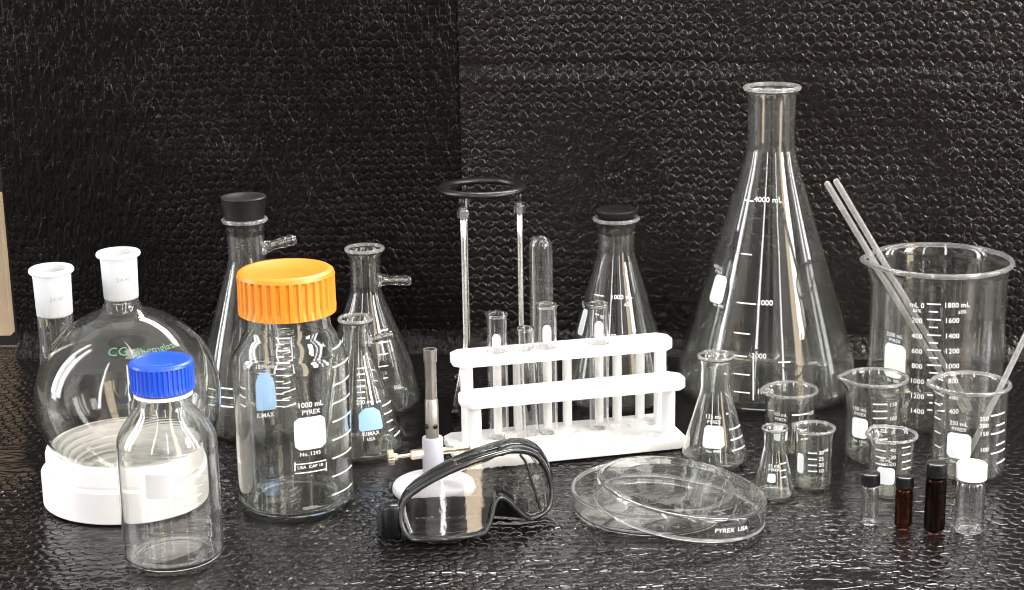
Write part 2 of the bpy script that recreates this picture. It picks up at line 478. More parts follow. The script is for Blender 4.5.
def beaker(name, bx, by, rpx_body, rim_py, rim_rpx, label, group='glass beakers', wall=0.0015, spout=-1.45, spout_amt=0.14, mat=G_WARM, corner=0.12):
    V = Vessel(bx, by)
    h = V.z(rim_py); rb = V.rad(rpx_body, 0.0); rt = V.rad(rim_rpx, h)
    c = corner * rb * 2
    out = [(rb - c, 0), (rb - c * 0.55, 0.0002), (rb - c * 0.15, c * 0.25), (rb, c), (rb, h * 0.2), (rb, h * 0.5), (rb, h - 2.2 * (rt - rb) - 0.004), (rb + (rt - rb) * 0.35, h - 0.8 * (rt - rb) - 0.001), (rt, h)]
    out = chaikin(out, 2)
    V.outer = out
    V.root = root(name, V.c, label, 'beaker', group)
    sp = V.angle(spout)
    # bead at the rim: fold the lip outwards
    bead = wall * 1.2
    prof = shell_profile(out, wall, wall * 1.3)
    def rf(r, z, a, i):
        d = (a - sp + pi) % (2 * pi) - pi
        k = max(0, (z - h * 0.84) / (h * 0.16)); k = k * k * (3 - 2 * k) if k < 1 else 1
        g = exp(-(d / 0.25) ** 2)
        return r + spout_amt * rb * g * k * 1.1, z + (0.02 * rb * exp(-(d / 0.25) ** 2) * k)
    me = lathe(prof, 96, rf)
    link('glass_body', me, mat, V.root)
    # rolled bead
    bp = []
    for k in range(8):
        t = 2 * pi * k / 8; bp.append((rt - wall * 0.3 + bead * cos(t), h + bead * 0.3 + bead * sin(t)))
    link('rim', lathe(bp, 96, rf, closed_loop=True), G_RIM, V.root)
    V.h = h
    return V

def flask_profile(V, base_rpx, neck_rpx, lip_rpx, sh_py, lip_py, belly=0.0, corner=0.16):
    """erlenmeyer: base radius, cone up to sh_py where the neck starts, lip at lip_py"""
    rb = V.rad(base_rpx, 0); zs = V.z(sh_py); rn = V.rad(neck_rpx, zs); zl = V.z(lip_py); rl = V.rad(lip_rpx, zl)
    c = corner * rb
    pts = [(rb - c * 1.3, 0), (rb - c * 0.5, 0.0002), (rb - c * 0.05, c * 0.5), (rb - 0.02 * c, c * 1.1)]
    for t in (0.2, 0.4, 0.6, 0.8, 0.95):
        z = c * 1.6 + (zs - c * 1.6) * t; r = rb + (rn - rb) * t + belly * rb * sin(pi * t)
        pts.append((r, z))
    pts += [(rn + (rb - rn) * 0.015, zs + 0.001), (rn, zs + 0.005), (rn, zs + (zl - zs) * 0.5), (rn, zl - (rl - rn) * 1.6 - 0.001), (rn + (rl - rn) * 0.5, zl - (rl - rn) * 0.9), (rl, zl - (rl - rn) * 0.45), (rl, zl)]
    return chaikin(pts, 2), zs, rn, zl, rl, rb

def flask(name, bx, by, base_rpx, neck_rpx, lip_rpx, sh_py, lip_py, label, cat='flask', group='conical glass flasks', wall=0.0018, mat=G_WARM, arm=None, belly=0.0, seg=96):
    V = Vessel(bx, by)
    out, zs, rn, zl, rl, rb = flask_profile(V, base_rpx, neck_rpx, lip_rpx, sh_py, lip_py, belly)
    V.outer = out; V.zs, V.rn, V.zl, V.rl, V.rb = zs, rn, zl, rl, rb
    V.root = root(name, V.c, label, cat, group)
    me = lathe(shell_profile(out, wall, wall * 1.3), seg)
    if arm:
        (x0, y0), (x1, y1), rp = arm
        al, z0 = V.hit(x0 - 3, y0)
        z0 = zsolve(V.c.x, V.c.y, y0)
        sc = (V.c - CAM).length / FPX
        L = (x1 - x0) * sc + 0.004; up = (y0 - y1) * sc
        ad = (V.r * 1.0 + V.f * (-0.15) + Vector((0, 0, up / L))).normalized()
        st = ad * (V.rz(z0) - wall * 0.6); st.z = z0
        r = rp * sc
        ap = [(0, 0), (r * 1.5, 0), (r * 1.15, L * 0.08), (r * .85, L * 0.3), (r * .85, L * 0.55), (r * 1.12, L * 0.66), (r * .8, L * 0.74), (r * 1.12, L * 0.86), (r * .8, L * 0.95), (r * .75, L), (0, L)]
        ap = [p_ for p_ in ap if p_[0] > 0]
        ap[0] = (r * 1.5, 0.0006)
        bore = [(r * .45, L - 0.0002), (r * .45, L * 0.5), (r * .5, L * 0.1), (r * .9, 0.0006)]
        link('glass_body', me, mat, V.root)
        link('side_arm', lathe(densify(chaikin(ap, 1) + bore, True), 32, closed_loop=True, mat4=axis_matrix(st, ad)), mat, V.root)
    else:
        link('glass_body', me, mat, V.root)
    bd = wall * 0.85
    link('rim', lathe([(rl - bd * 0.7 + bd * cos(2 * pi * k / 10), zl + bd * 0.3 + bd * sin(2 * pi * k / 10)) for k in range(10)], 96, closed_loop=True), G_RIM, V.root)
    return V

def sqlabel(V, x, y, w, h, line1, line2, under=None, t=4.2, mat=PATCH, box=False, shape='round'):
    V.patch(x, y, w, h, shape, mat)
    bm = bmesh.new()
    V.text(bm, line1, x, y - h / 2 - t * 2.3, t, 0.95)
    V.text(bm, line2, x + 0.5, y - h / 2 - t * 0.95, t * 0.85, 0.95)
    if under: V.text(bm, under, x, y + h / 2 + t * 0.85, t * 0.7)
    if box:
        w2 = w / 2
        yb = y + h / 2 + t * 2.4
        V.tick(bm, x - w2, x + w2, yb, 1.0); V.tick(bm, x - w2, x + w2, yb + 9, 1.0)
        V.vline(bm, x - w2, yb, x - w2, yb + 9, 1.0); V.vline(bm, x + w2, yb, x + w2, yb + 9, 1.0)
        V.text(bm, 'USA  CAP 10', x, yb + 4.5, 3.2)
    V.prints(bm, 'label_print')

# ---------------------------------------------------------------- setting
def grid_sheet(name, fn, nu, nv, mat):
    bm = bmesh.new(); G = [[bm.verts.new(fn(i / nu, j / nv)) for i in range(nu + 1)] for j in range(nv + 1)]
    for j in range(nv):
        for i in range(nu): bm.faces.new((G[j][i], G[j][i + 1], G[j + 1][i + 1], G[j + 1][i]))
    bmesh.ops.recalc_face_normals(bm, faces=bm.faces)
    me = bpy.data.meshes.new('m'); bm.to_mesh(me); bm.free()
    o = link(name, me, mat); o['kind'] = 'structure'
    return o

TABLE = mat_sheet('black_embossed_film_flat', (0.007, 0.0056, 0.0055), 0.0020, 0.11, 0.21, (0.42, 1.0, 1), axes='XY', crumple=0.8, spec=0.36, edge=0.1, pitch=0.0130, nscale=68)
BACKL = mat_sheet('black_film_shaded_left', (0.003, 0.0023, 0.0020), 0.0006, 0.13, 0.22, (1.7, 1, 0.55), axes='XZ', crumple=0.85, spec=0.15, pitch=0.0105, edge=0.0, rot=0.5, nscale=85)  # same film, colour darkened for the dimmer light on the left
BACKR = mat_sheet('black_film_lit_right', (0.007, 0.0055, 0.0051), 0.0013, 0.08, 0.16, (1.1, 1, 1.0), axes='XZ', crumple=0.75, spec=0.27, edge=-0.3, pitch=0.0124, rot=-0.35, nscale=95)  # same film, colour lightened for the light grazing the right panel

def backy(x):
    xf = FOLDX
    return 1.985 + (xf - x) * 0.03 if x < xf else 1.985 - (x - xf) * 0.10
FOLDX = at_depth(461, 200, 1.98).x
def table_fn(u, v):
    x = -0.9 + 1.8 * u; y = 0.9 + 1.14 * v
    z = -0.001 + 0.0
    amp = 0.0011 * noise.noise(Vector((x * 9, y * 14, 3)))
    return (x, y, -0.0016 + amp)
t_ = grid_sheet('table', table_fn, 120, 80, TABLE)

def ripple(x, z, s):
    return 0.006 * noise.noise(Vector((x * 4, z * 5, s))) + 0.0012 * noise.noise(Vector((x * 20, z * 15, s)))
XL = at_depth(0.5, 200, 1.99).x
def bl(u, v):
    z = -0.004 + 0.50 * v; x = XL + 0.006 * (z - .3) * -1 + (FOLDX + 0.03 - XL) * u
    y = backy(min(x, FOLDX)) + ripple(x, z, 1) * (1 - u ** 8) + 0.004 * u ** 8
    if z < 0.03: y -= (0.03 - z) ** 2 * 12
    return (x, y, z)
lb = grid_sheet('backdrop', bl, 110, 110, BACKL)
ZF = zsolve(0.2, 1.96, 65)
def br(u, v):
    z = -0.004 + 0.50 * v; x = FOLDX + 0.0015 + (0.9 - FOLDX) * u
    y = backy(x) - 0.002 + ripple(x, z, 5)
    d = (z - ZF - 0.0) / 0.006
    y += 0.0011 * exp(-d * d)                       # horizontal crease
    d2 = (z - ZF + 0.022 + (x - 0.2) * 0.03) / 0.010
    y -= 0.0008 * exp(-d2 * d2)
    if z < 0.03: y -= (0.03 - z) ** 2 * 12
    return (x, y, z)
rb_ = grid_sheet('backdrop', br, 150, 140, BACKR)
# room beyond the left edge of the film
o = link('wall', bevel_box(-1.2, 2.12, 0.30, 1.3, 0.02, 0.64, 0.002), DARKW, smooth=False); o['kind'] = 'structure'
p0 = at_depth(-30, 195, 2.06); p1 = at_depth(11, 336, 2.06)
o = link('wooden_board', bevel_box((p0.x + p1.x) / 2, 2.07, (p0.z + p1.z) / 2, p1.x - p0.x, 0.02, p0.z - p1.z, 0.002), TAN, smooth=False)
tag(o, 'tan wooden board peeking out past the left edge of the black backdrop', 'board')

# --------------------------------------------------------- vessels: right
# 4000 ml flask
K = flask('conical_flask', 766, 389, 90, 23.5, 28.5, 152, 88, 'largest conical flask, four litre, open and empty, behind the small beakers', wall=0.0026, belly=0.0, seg=128)
bm = bmesh.new()
K.text(bm, '4000 mL', 768, 200, 5.2); K.tick(bm, 744, 754, 200.5)
K.text(bm, '3000', 765, 303, 5.2); K.tick(bm, 737, 756, 303)
K.text(bm, '2000', 759, 356, 5.0); K.tick(bm, 716, 747, 354)
K.text(bm, '1000', 764, 392, 5.0)
for y in (254, 333, 374, 392): K.tick(bm, 741 if y < 300 else 734, 752 if y < 300 else 750, y)
K.vline(bm, 753.5, 354, 753.5, 400)
K.tick(bm, 778, 790, 362); K.tick(bm, 742, 770, 421 - 12)
K.prints(bm)
sqlabel(K, 718.5, 289, 19, 27, '4000 mL', 'PYREX', 'No. 4980', t=3.6)

# 1000 ml stoppered flask
J = flask('conical_flask', 616.5, 397, 56, 18.2, 23.2, 254, 219, 'one litre conical flask with black stopper, standing behind the test tube rack', wall=0.0022, belly=0.02)
bm = bmesh.new()
J.text(bm, '1000 mL', 622, 297, 4.4); J.text(bm, '±5%', 628, 304, 3.6); J.tick(bm, 594, 604, 295)
J.text(bm, '900', 606, 317, 4.2); J.text(bm, '800', 612, 336, 4)
J.tick(bm, 592, 600, 314); J.tick(bm, 590, 602, 335)
for y in (385, 396): J.tick(bm, 580, 598, y)
J.prints(bm)
sqlabel(J, 583, 322, 10, 26, '1000', 'PYREX', t=3)
def stopper(V, rtop_px, top_py, bot_r=None, col=RUBBER):
    zt = V.z(top_py); rt = V.rad(rtop_px, zt); zl = V.zl; ri = V.rn - 0.0022
    pr = [(0, zl - 0.016), (ri * 0.9, zl - 0.016), (ri, zl - 0.014), (ri * 1.02, zl + 0.001), (rt * 0.9, zl + 0.0035), (rt * 0.97, zt - 0.003), (rt, zt - 0.0012), (rt - 0.0012, zt), (rt * 0.7, zt - 0.0001), (rt * 0.65, zt - 0.0008), (0, zt - 0.0008)]
    if bot_r: pr[4] = (V.rad(bot_r, zl), zl + 0.002)
    link('stopper', lathe(pr, 64), col, V.root, sharp=40)
stopper(J, 21, 209)

# 2000 ml beaker
Lb = beaker('beaker', 932.5, 415, 65.5, 261, 71, 'largest beaker, two litre, with a long glass tube leaning over its rim', wall=0.0022, spout=-1.35, spout_amt=0.09)
bm = bmesh.new()
for i, y in enumerate((304, 319.5, 335, 350, 365, 380, 395, 410)):
    r = 1800 - 200 * i; l = 200 * i
    Lb.tick(bm, 927, 941, y)
    Lb.text(bm, str(r) + (' mL' if i == 0 else ''), 957 if i == 0 else 952, y + 1.2, 4.8)
    Lb.text(bm, 'mL 0' if i == 0 else str(l), 917, y + 1.2, 4.8)
    if i < 7: Lb.tick(bm, 929, 938, y + 7.7)
Lb.text(bm, '±5%', 917, 310.5, 3.2); Lb.text(bm, '±5%', 962, 312, 3.2)
Lb.prints(bm)
sqlabel(Lb, 894.5, 361, 24, 33, '2000 mL', 'PYREX', 'No. 1000', t=4, mat=PATCH_Y)

def rod(p, d, L, r, label, group):
    d = Vector(d).normalized()
    pr = [(0, 0)] + [(r * sin(k * pi / 12), r - r * cos(k * pi / 12)) for k in range(1, 7)] + [(r, L - r)] + [(r * cos(k * pi / 12), L - r + r * sin(k * pi / 12)) for k in range(1, 6)] + [(0, L)]
    o = link('glass_rod', lathe(densify(pr), 28, mat4=axis_matrix((0, 0, 0), d)), G_ROD); o.location = p
    return tag(o, label, 'stirring rod', group)
for k, lab in enumerate(('left one of the two parallel glass rods leaning in the largest beaker', 'right one of the two parallel glass rods leaning in the largest beaker')):
    rim = at_depth(866.5 + 8 * k, 249 - 3 * k, Lb.c.y - 0.012)
    bot = Vector((Lb.c.x + 0.030 + 0.0084 * k, Lb.c.y - 0.010 + 0.004 * k, 0.0065))
    for q in range(800):
        t = 1.0 + q * 0.0025; tp = bot + (rim - bot) * t
        if proj(tp)[1] < 182 - 3 * k: break
    rod(bot, tp - bot, (tp - bot).length, 0.0030, lab, 'glass rods in the beakers')

# 250 ml beaker front right
O = beaker('beaker', 966.5, 471, 36, 384, 38.5, 'beaker with white square patch behind the white capped vial, glass rod inside', wall=0.0015, spout=-1.25, spout_amt=0.14)
bm = bmesh.new()
for i, y in enumerate((415, 424, 433, 443, 452, 461)):
    O.tick(bm, 996 if i % 2 else 991, 1004, y + (0 if i % 2 else -1), 1.5)
for t_, y in (('250', 419), ('200', 426), ('150', 434), ('100', 450)): O.text(bm, t_, 984, y, 4.2)
for i, y in enumerate((392, 404, 418, 432, 446)): O.tick(bm, 935, 941, y, 1.2)
O.prints(bm)
sqlabel(O, 958.5, 446, 23, 25, '250 mL', 'PYREX', 'No. 1000', t=4.2)
e0 = Vector((O.c.x - 0.006, O.c.y - 0.006, 0.0065)); e1 = at_depth(1004, 380, O.c.y - 0.002); dr = e1 - e0
rod(e0, dr, dr.length * 1.75, 0.0027, 'single glass rod leaning out to the right from the beaker behind the white capped vial', 'glass rods in the beakers')

# mid beaker
Pb = beaker('beaker', 873, 456, 28.5, 378, 31.5, 'beaker with long spout and white patch in front of the largest beaker', wall=0.0013, spout=-1.4, spout_amt=0.2)
bm = bmesh.new()
for i, y in enumerate((404, 411, 418, 425, 432, 439)):
    Pb.tick(bm, 873, 887, y, 1.3)
    if i % 2 == 0: Pb.text(bm, str(150 - 25 * i), 893, y + 0.5, 4)
Pb.prints(bm)
sqlabel(Pb, 859.5, 428, 17, 20, '150 mL', 'PYREX', 'No. 1000', t=3.8)
# small beaker with label
Q = beaker('beaker', 889.5, 490, 21.5, 435, 25, 'small beaker with white square patch directly behind the shorter vials', wall=0.0012, spout=-2.4, spout_amt=0.12)
bm = bmesh.new()
for i, y in enumerate((443, 450, 457, 464)):
    Q.tick(bm, 876, 886, y, 1.3); Q.text(bm, str(50 - 10 * i), 893, y + 0.5, 3.8)
    Q.tick(bm, 902, 910, y + 4, 1.1)
Q.prints(bm)
sqlabel(Q, 885.5, 476, 17, 17, '50 mL', 'PYREX', None, t=3)
# beaker behind the tiny flask
Rb = beaker('beaker', 789, 448, 24.5, 390, 27, 'small spouted beaker standing behind the tiny flask and in front of the largest flask', wall=0.0012, spout=-1.3, spout_amt=0.16)
bm = bmesh.new()
Rb.tick(bm, 792, 808, 414, 1.4); Rb.text(bm, '100', 811, 413, 4)
for y in (422, 430, 438): Rb.tick(bm, 796, 806, y, 1.2)
Rb.prints(bm)
sqlabel(Rb, 780, 432, 15, 18, '100 mL', 'PYREX', None, t=3.6)
# small beaker right of the tiny flask
Sb = beaker('beaker', 812.5, 484, 18.5, 428, 20.5, 'smallest beaker, just right of the tiny flask', wall=0.0011, spout=-1.9, spout_amt=0.10)
bm = bmesh.new()
for i, y in enumerate((453, 459, 465, 471)):
    Sb.tick(bm, 808, 817, y, 1.3)
    Sb.text(bm, ('30', '25', '20', '10')[i], 821, y, 3.8)
Sb.text(bm, 'mL', 826, 450, 3.4)
Sb.prints(bm)
Sb.patch(800.5, 463, 8, 20, 'round')

# tiny flask
T = flask('conical_flask', 773.5, 494, 20.5, 10.5, 13, 446, 428, 'tiny conical flask, the smallest, left of the smallest beaker', wall=0.0011)
bm = bmesh.new()
T.text(bm, '25 mL', 774, 466, 3.2); T.text(bm, 'PYREX', 774, 470, 2.6)
for y in (463, 470, 477): T.tick(bm, 780, 786, y, 1)
T.prints(bm)
T.patch(771.5, 478, 7.5, 8.5, 'round')
# 125 ml flask
Uf = flask('conical_flask', 714.5, 460, 33.5, 14.5, 18, 388, 356, 'small conical flask with white square patch, at the right end of the rack', wall=0.0014)
bm = bmesh.new()
for i, y in enumerate((408, 427, 437.5, 448)):
    Uf.tick(bm, 727 + i * 1.5, 738 + i * 2.2, y, 1.4)
Uf.prints(bm)
sqlabel(Uf, 713.5, 437, 20, 22, '125 mL', 'PYREX', 'No. 4980', t=4)

# ----------------------------------------------------------------- vials
def vial(bx, by, r, cap_top, cap_bot, glass, capmat, label, ribs=True, capr=None, wall=0.0011):
    V = Vessel(bx, by); zt = V.z(cap_top); zb = V.z(cap_bot); rr = V.rad(r, 0.01); rc = V.rad(capr or r, zb)
    V.root = root('sample_vial', V.c, label, 'vial', 'small vials in a row at the front right')
    out = chaikin([(rr * 0.8, 0), (rr * 0.96, 0.0003), (rr, rr * 0.2), (rr, zb * 0.5), (rr, zb - rr * 0.45), (rr * 0.93, zb - rr * 0.2), (rr * 0.74, zb - rr * 0.05), (rr * 0.74, zb + (zt - zb) * 0.6)], 2)
    V.outer = out
    link('glass_body', lathe(shell_profile(out, wall, 0.0022), 64), glass, V.root)
    n = 36
    def rf(q, z, a, i):
        return (q * (1 + (0.022 * (1 if cos(a * n) > 0 else -1) if 1 < i < 6 and ribs else 0)), z)
    pr = [(rc * 0.80, zb), (rc * 0.97, zb), (rc, zb + 0.0004), (rc, zb + 0.001), (rc, zt - 0.0022), (rc, zt - 0.0012), (rc * 0.96, zt - 0.0003), (rc * 0.86, zt), (0, zt)]
    pr = pr + [] 
    inner = [(0, zt - 0.0015), (rc * 0.80, zt - 0.0015)]
    link('cap', lathe(inner[::1] + pr, 144, rf), capmat, V.root, sharp=45)
    return V
vial(869, 523, 8.6, 472.5, 484, G_THIN, BLACKP, 'clear glass vial with black screw cap, leftmost of the four vials', capr=9.4)
vial(903, 525, 8.6, 475.5, 487, G_AMBER, BLACKP, 'shorter brown glass vial with black cap', capr=9)
vial(934, 528.5, 10.3, 462, 476, G_AMBERD, BLACKP, 'taller dark brown glass vial with black cap', capr=10.3)
vial(968.5, 530.5, 14.3, 463, 478, G_THIN, WHITE, 'clear glass vial with white cap, widest and rightmost of the four vials', ribs=False, capr=15)

# ------------------------------------------------------------ left bottles
def cap_mesh(V, rpx, top_py, bot_py, n, depthk=0.045, seg=None):
    zt = V.z(top_py); zb = V.z(bot_py); rc = V.rad(rpx, (zt + zb) / 2); h = zt - zb
    seg = n * 6
    def rf(r, z, a, i):
        k = 0
        if 3 < i < 8:
            ph = (a * n / (2 * pi)) % 1.0
            k = -depthk * (1 if ph < 0.38 else 0)
        return (r * (1 + k), z)
    pr = [(0, zt - 0.003), (rc * 0.9, zt - 0.003), (rc * 0.9, zb), (rc * 0.985, zb), (rc * 0.992, zb + h * 0.16), (rc * 0.985, zb + h * 0.2), (rc * 0.985, zt - h * 0.22), (rc * 0.985, zt - h * 0.18), (rc * 0.985, zt - h * 0.12), (rc * 0.96, zt - h * 0.045), (rc * 0.90, zt), (rc * 0.83, zt), (rc * 0.80, zt - 0.0006), (0, zt - 0.0006)]
    return link('screw_cap', lathe(pr, seg, rf), ORANGE if rpx > 40 else BLUE, V.root, sharp=35)

def bottle(name, bx, by, rpx, sh_py, neck_py, neck_rpx, cap_py, label, wall=0.0023, mat=G_WARM):
    V = Vessel(bx, by); rb = V.rad(rpx, 0.0); zs = V.z(sh_py); zn = V.z(neck_py); rn = V.rad(neck_rpx, zn); zc = V.z(cap_py)
    rb2 = V.rad(rpx, zs)
    c = rb * 0.16
    pts = [(rb * 0.70, 0.0018), (rb * 0.78, 0), (rb - c * 0.6, 0.0002), (rb - c * 0.08, c * 0.45), (rb, c * 1.2), (rb, zs * 0.5), (rb, zs * 0.93), (rb * 0.985, zs + (zn - zs) * 0.12), (rb * 0.86, zs + (zn - zs) * 0.42), (rn + (rb - rn) * 0.32, zs + (zn - zs) * 0.72), (rn + (rb - rn) * 0.06, zs + (zn - zs) * 0.92), (rn, zn + 0.002), (rn, zc - 0.006)]
    V.outer = chaikin(pts, 2)
    V.root = root(name, V.c, label, 'bottle', 'screw capped glass bottles')
    me = lathe(shell_profile(V.outer, wall, wall * 2.0), 128)
    link('glass_body', me, mat, V.root)
    return V
A = bottle('media_bottle', 297, 500, 57, 356, 326, 42, 272, 'large wide bottle with bright orange screw cap and white patch')
cap_mesh(A, 49.5, 268.5, 311, 34, 0.045)
bm = bmesh.new()
for i in range(9):
    y = 349 + i * 18.2
    al, z = A.hit(333, y); A.band(bm, al - 0.02, al + 0.62, z, 0.0013)
A.text(bm, 'mL', 322, 345, 4)
for i in range(12): A.tick(bm, 276, 284 if i % 2 else 290, 338 + i * 6.2, 1.0)
A.prints(bm)
sqlabel(A, 310.5, 433, 31, 32, '1000 mL', 'PYREX', 'No. 1395', t=5.4, box=True)

B = bottle('media_bottle', 174.5, 555, 49.5, 441, 402, 26, 364, 'bottle with blue screw cap standing in front of the white ring', mat=G_CLEAR, wall=0.002)
cap_mesh(B, 32.5, 359.5, 388, 40, 0.045)
link('pouring_ring', lathe([(B.rad(24, 0.1), B.z(394)), (B.rad(29, .1), B.z(394)), (B.rad(29, .1), B.z(390.5)), (B.rad(24, 0.1), B.z(390.5))], 64, closed_loop=True), WHITE, B.root, sharp=40)
B.patch(160, 487, 27, 24, 'square', mat=mat_p('pale_grey_patch', (0.55, 0.56, 0.58), 0.5, var=0.05))
bm = bmesh.new()
for i in range(5): B.tick(bm, 188, 202, 468 + i * 9, 1.2)
B.text(bm, '500 mL', 186, 497, 6); B.text(bm, '300', 205, 478, 4); B.text(bm, 'GL 45', 182, 507, 4)
B.prints(bm, mat=GREYP)
bm = bmesh.new(); zt = B.z(359.5)
for i, chx in enumerate('OPEN CLOSE'):
    v, f = text_tris(chx); a = -0.5 + i * 0.11
    ctr = (B.f * cos(a) + B.r * sin(a)) * B.rad(21, zt); tr = (-B.f * sin(a) + B.r * cos(a)); rd = -(B.f * cos(a) + B.r * sin(a))
    vs = [bm.verts.new(ctr + tr * u * 0.005 + rd * w * 0.005 + Vector((0, 0, zt - 0.0002))) for u, w in v]
    for q_ in f: bm.faces.new([vs[k] for k in q_])
B.prints(bm, 'cap_marking', mat=mat_p('pale_blue_mark', (0.12, 0.25, 0.72), 0.4))

# --------------------------------------------------------- white ring + round flask
RC = Vessel(132.5, 493)
RC.root = root('flask_ring', RC.c, 'white stepped plastic ring under the round two neck flask', 'flask stand')
z2 = RC.z(441); z1 = RC.z(462); ro = RC.rad(86.5, 0.02); ru = RC.rad(81.5, 0.05)
pr = [(ro * 0.55, 0), (ro * 0.985, 0), (ro, 0.001), (ro, z1 - 0.0012), (ro - 0.0012, z1), (ru * 0.965, z1 + 0.0002), (ru * 0.965, z1 + 0.0018), (ru * 1.0, z1 + 0.003), (ru, z2 - 0.0045), (ru * 0.985, z2 - 0.001), (ru * 0.955, z2)]
n = 8; rr = ru * 0.87; zz = z2 + 0.0
pr += [(ru * 0.89, z2)]
for k in range(n):
    r0 = ru * (0.885 - 0.058 * k); zz = z2 - 0.0022 - 0.0044 * (k ** 1.12)
    pr += [(r0, zz + 0.0002), (r0 - 0.0010, zz - 0.0012), (r0 - 0.0022, zz), (r0 - ru * 0.050, zz + 0.0004), (r0 - ru * 0.056, zz - 0.0003)]
pr += [(ru * 0.41, 0.004), (ru * 0.41, 0)]
link('ring_body', lathe(pr, 128, closed_loop=True), WHITE_RING, RC.root, sharp=30)

C = Vessel(136, 493); C.root = root('round_bottom_flask', C.c, 'round bottom glass flask with two frosted necks resting in the white ring', 'flask')
cz = C.z(396); R = C.rad(91.5, cz); cz = max(cz, R + 0.0065)
wl = 0.0023
ztop = C.z(298); rn = C.rad(17, ztop)
def _s():pass
def sphere_solid(R, rn, ztop, topz):
    pts = [(0, cz - R)]
    a0 = math.asin(min(1, rn * 1.45 / R))
    for k in range(1, 40):
        a = pi - (pi - a0) * k / 39; pts.append((R * sin(a), cz + R * cos(a)))
    zc_ = cz + R * cos(a0)
    pts += [(rn * 1.12, zc_ + 0.004), (rn, zc_ + 0.009), (rn, topz), (0, topz)]
    return pts
outer = lathe(sphere_solid(R, rn, ztop, ztop), 128)
inner = lathe(sphere_solid(R - wl, rn - wl, ztop, ztop + 0.02), 128)
# side neck on the left
sn_x = C.r * (-C.rad(64.5, cz)) + C.f * (-0.0)
sd = (C.r * 0.0 + Vector((0, 0, 1)) + C.f * 0.02).normalized()
zsn = C.z(309)
base_s = sn_x + Vector((0, 0, cz + R * 0.35)); Ls = (zsn - base_s.z) / sd.z
rs = C.rad(17.5, zsn)
so = lathe([(0, -0.03), (rs * 0.9, -0.03), (rs * 1.12, 0.0), (rs * 1.03, 0.02), (rs, 0.03), (rs, Ls), (0, Ls)], 64, mat4=axis_matrix(base_s, sd))
si = lathe([(0, -0.036), (rs - wl, -0.036), (rs - wl, Ls + 0.02), (0, Ls + 0.02)], 64, mat4=axis_matrix(base_s, sd))
ob = boolean(outer, so, 'UNION'); ib = boolean(inner, si, 'UNION')
body = boolean(ob, ib, 'DIFFERENCE')
link('glass_body', body, G_WARM, C.root, sharp=45)
def joint(m4, r, L, lipk=1.28):
    w = wl * 1.1
    pr = [(r - w * 0.9, 0.0002), (r, 0.0002), (r * 1.01, 0.003), (r * 1.04, L * 0.5), (r * 1.06, L - 0.007), (r * 1.12, L - 0.0055), (r * lipk, L - 0.0042), (r * lipk * 1.01, L - 0.002), (r * lipk * 0.96, L - 0.0004), (r * 1.12, L), (r * 1.02, L - 0.0012), (r - w * 0.4, L * 0.6)]
    return lathe(chaikin(pr, 1, closed=True), 72, closed_loop=True, mat4=m4)
zl = C.z(251)
jm = link('ground_joint', joint(axis_matrix((0, 0, ztop + 0.0003), (0, 0, 1)), rn, zl - ztop), G_FROST, C.root)
tops = base_s + sd * (Ls + 0.0003); zl2 = C.z(262)
link('ground_joint', joint(axis_matrix(tops, sd), rs, (zl2 - tops.z) / sd.z, 1.25), G_FROST, C.root)
# writing on the ball
C.outer = [(sqrt(max(0, R * R - (z_ - cz) ** 2)), z_) for z_ in [cz - R + 2 * R * k / 200 for k in range(201)]]
bm = bmesh.new(); C.text(bm, 'CG', 118, 352, 9); C.text(bm, 'Chemglass', 156, 349, 7.5); C.prints(bm, 'green_print', GREENP)
bm = bmesh.new()
for (bx_, by_, tx) in ((0, 0, 0),):
    v, f = text_tris('24/40')
    for ax, rr_, zz_ in ((Vector((0, 0, 0)), rn * 1.05, C.z(276)), (sn_x + sd * 0.055 - Vector((0, 0, sd.z * 0.055)), rs * 1.05, C.z(290))):
        vs = [bm.verts.new(ax + (C.f * cos(u * 0.0055 / rr_ + 0.2) + C.r * sin(u * 0.0055 / rr_ + 0.2)) * (rr_ + 0.0006) + Vector((0, 0, zz_ + w_ * 0.0055))) for u, w_ in v]
        for q_ in f: bm.faces.new([vs[k] for k in q_])
C.prints(bm, 'joint_marking', GREYP)

_a = radians(0.01); C.root.rotation_euler = (0, _a, 0)
C.root.location = C.c + Vector((-cz * sin(_a), 0, cz - cz * cos(_a)))

# ------------------------------------------------------------ filter flasks
D = flask('filter_flask', 256, 424, 60, 18.3, 22.5, 262, 220, 'tall filter flask with black stopper behind the orange capped bottle', group='filter flasks with side arms', wall=0.0023, arm=((267, 249), (296, 243), 5.5), belly=0.045)
stopper(D, 23, 196, bot_r=19.5)
D.patch(262, 391, 22, 36, 'house', BLUEP)
bm = bmesh.new()
D.text(bm, 'KIMAX', 262, 415, 4.5); D.text(bm, '1000 mL', 262, 366, 4.5)
for i in range(11): D.tick(bm, 281, 281 + (10 if i % 2 else 15), 330 + i * 7.5, 1.3)
for i in range(3): D.tick(bm, 218, 234, 388 + i * 9, 1.4)
D.prints(bm)
E = flask('filter_flask', 370.5, 404, 50, 15.3, 19.7, 292, 249, 'open filter flask with side arm, behind the smaller one with blue patch', group='filter flasks with side arms', wall=0.0022, arm=((382, 281), (409, 284), 5.0), belly=0.06)
bm = bmesh.new()
for i in range(5): E.tick(bm, 378, 388, 330 + i * 12, 1.1)
E.text(bm, '500', 397, 387, 4)
E.prints(bm)
F_ = flask('filter_flask', 361, 449, 41.5, 13.5, 17.7, 350, 319, 'short filter flask with light blue patch, right of the orange capped bottle', group='filter flasks with side arms', wall=0.0018, arm=((371, 341), (391, 337), 4.6), belly=0.06)
F_.patch(370.5, 419, 23, 22, 'house', BLUEP)
bm = bmesh.new()
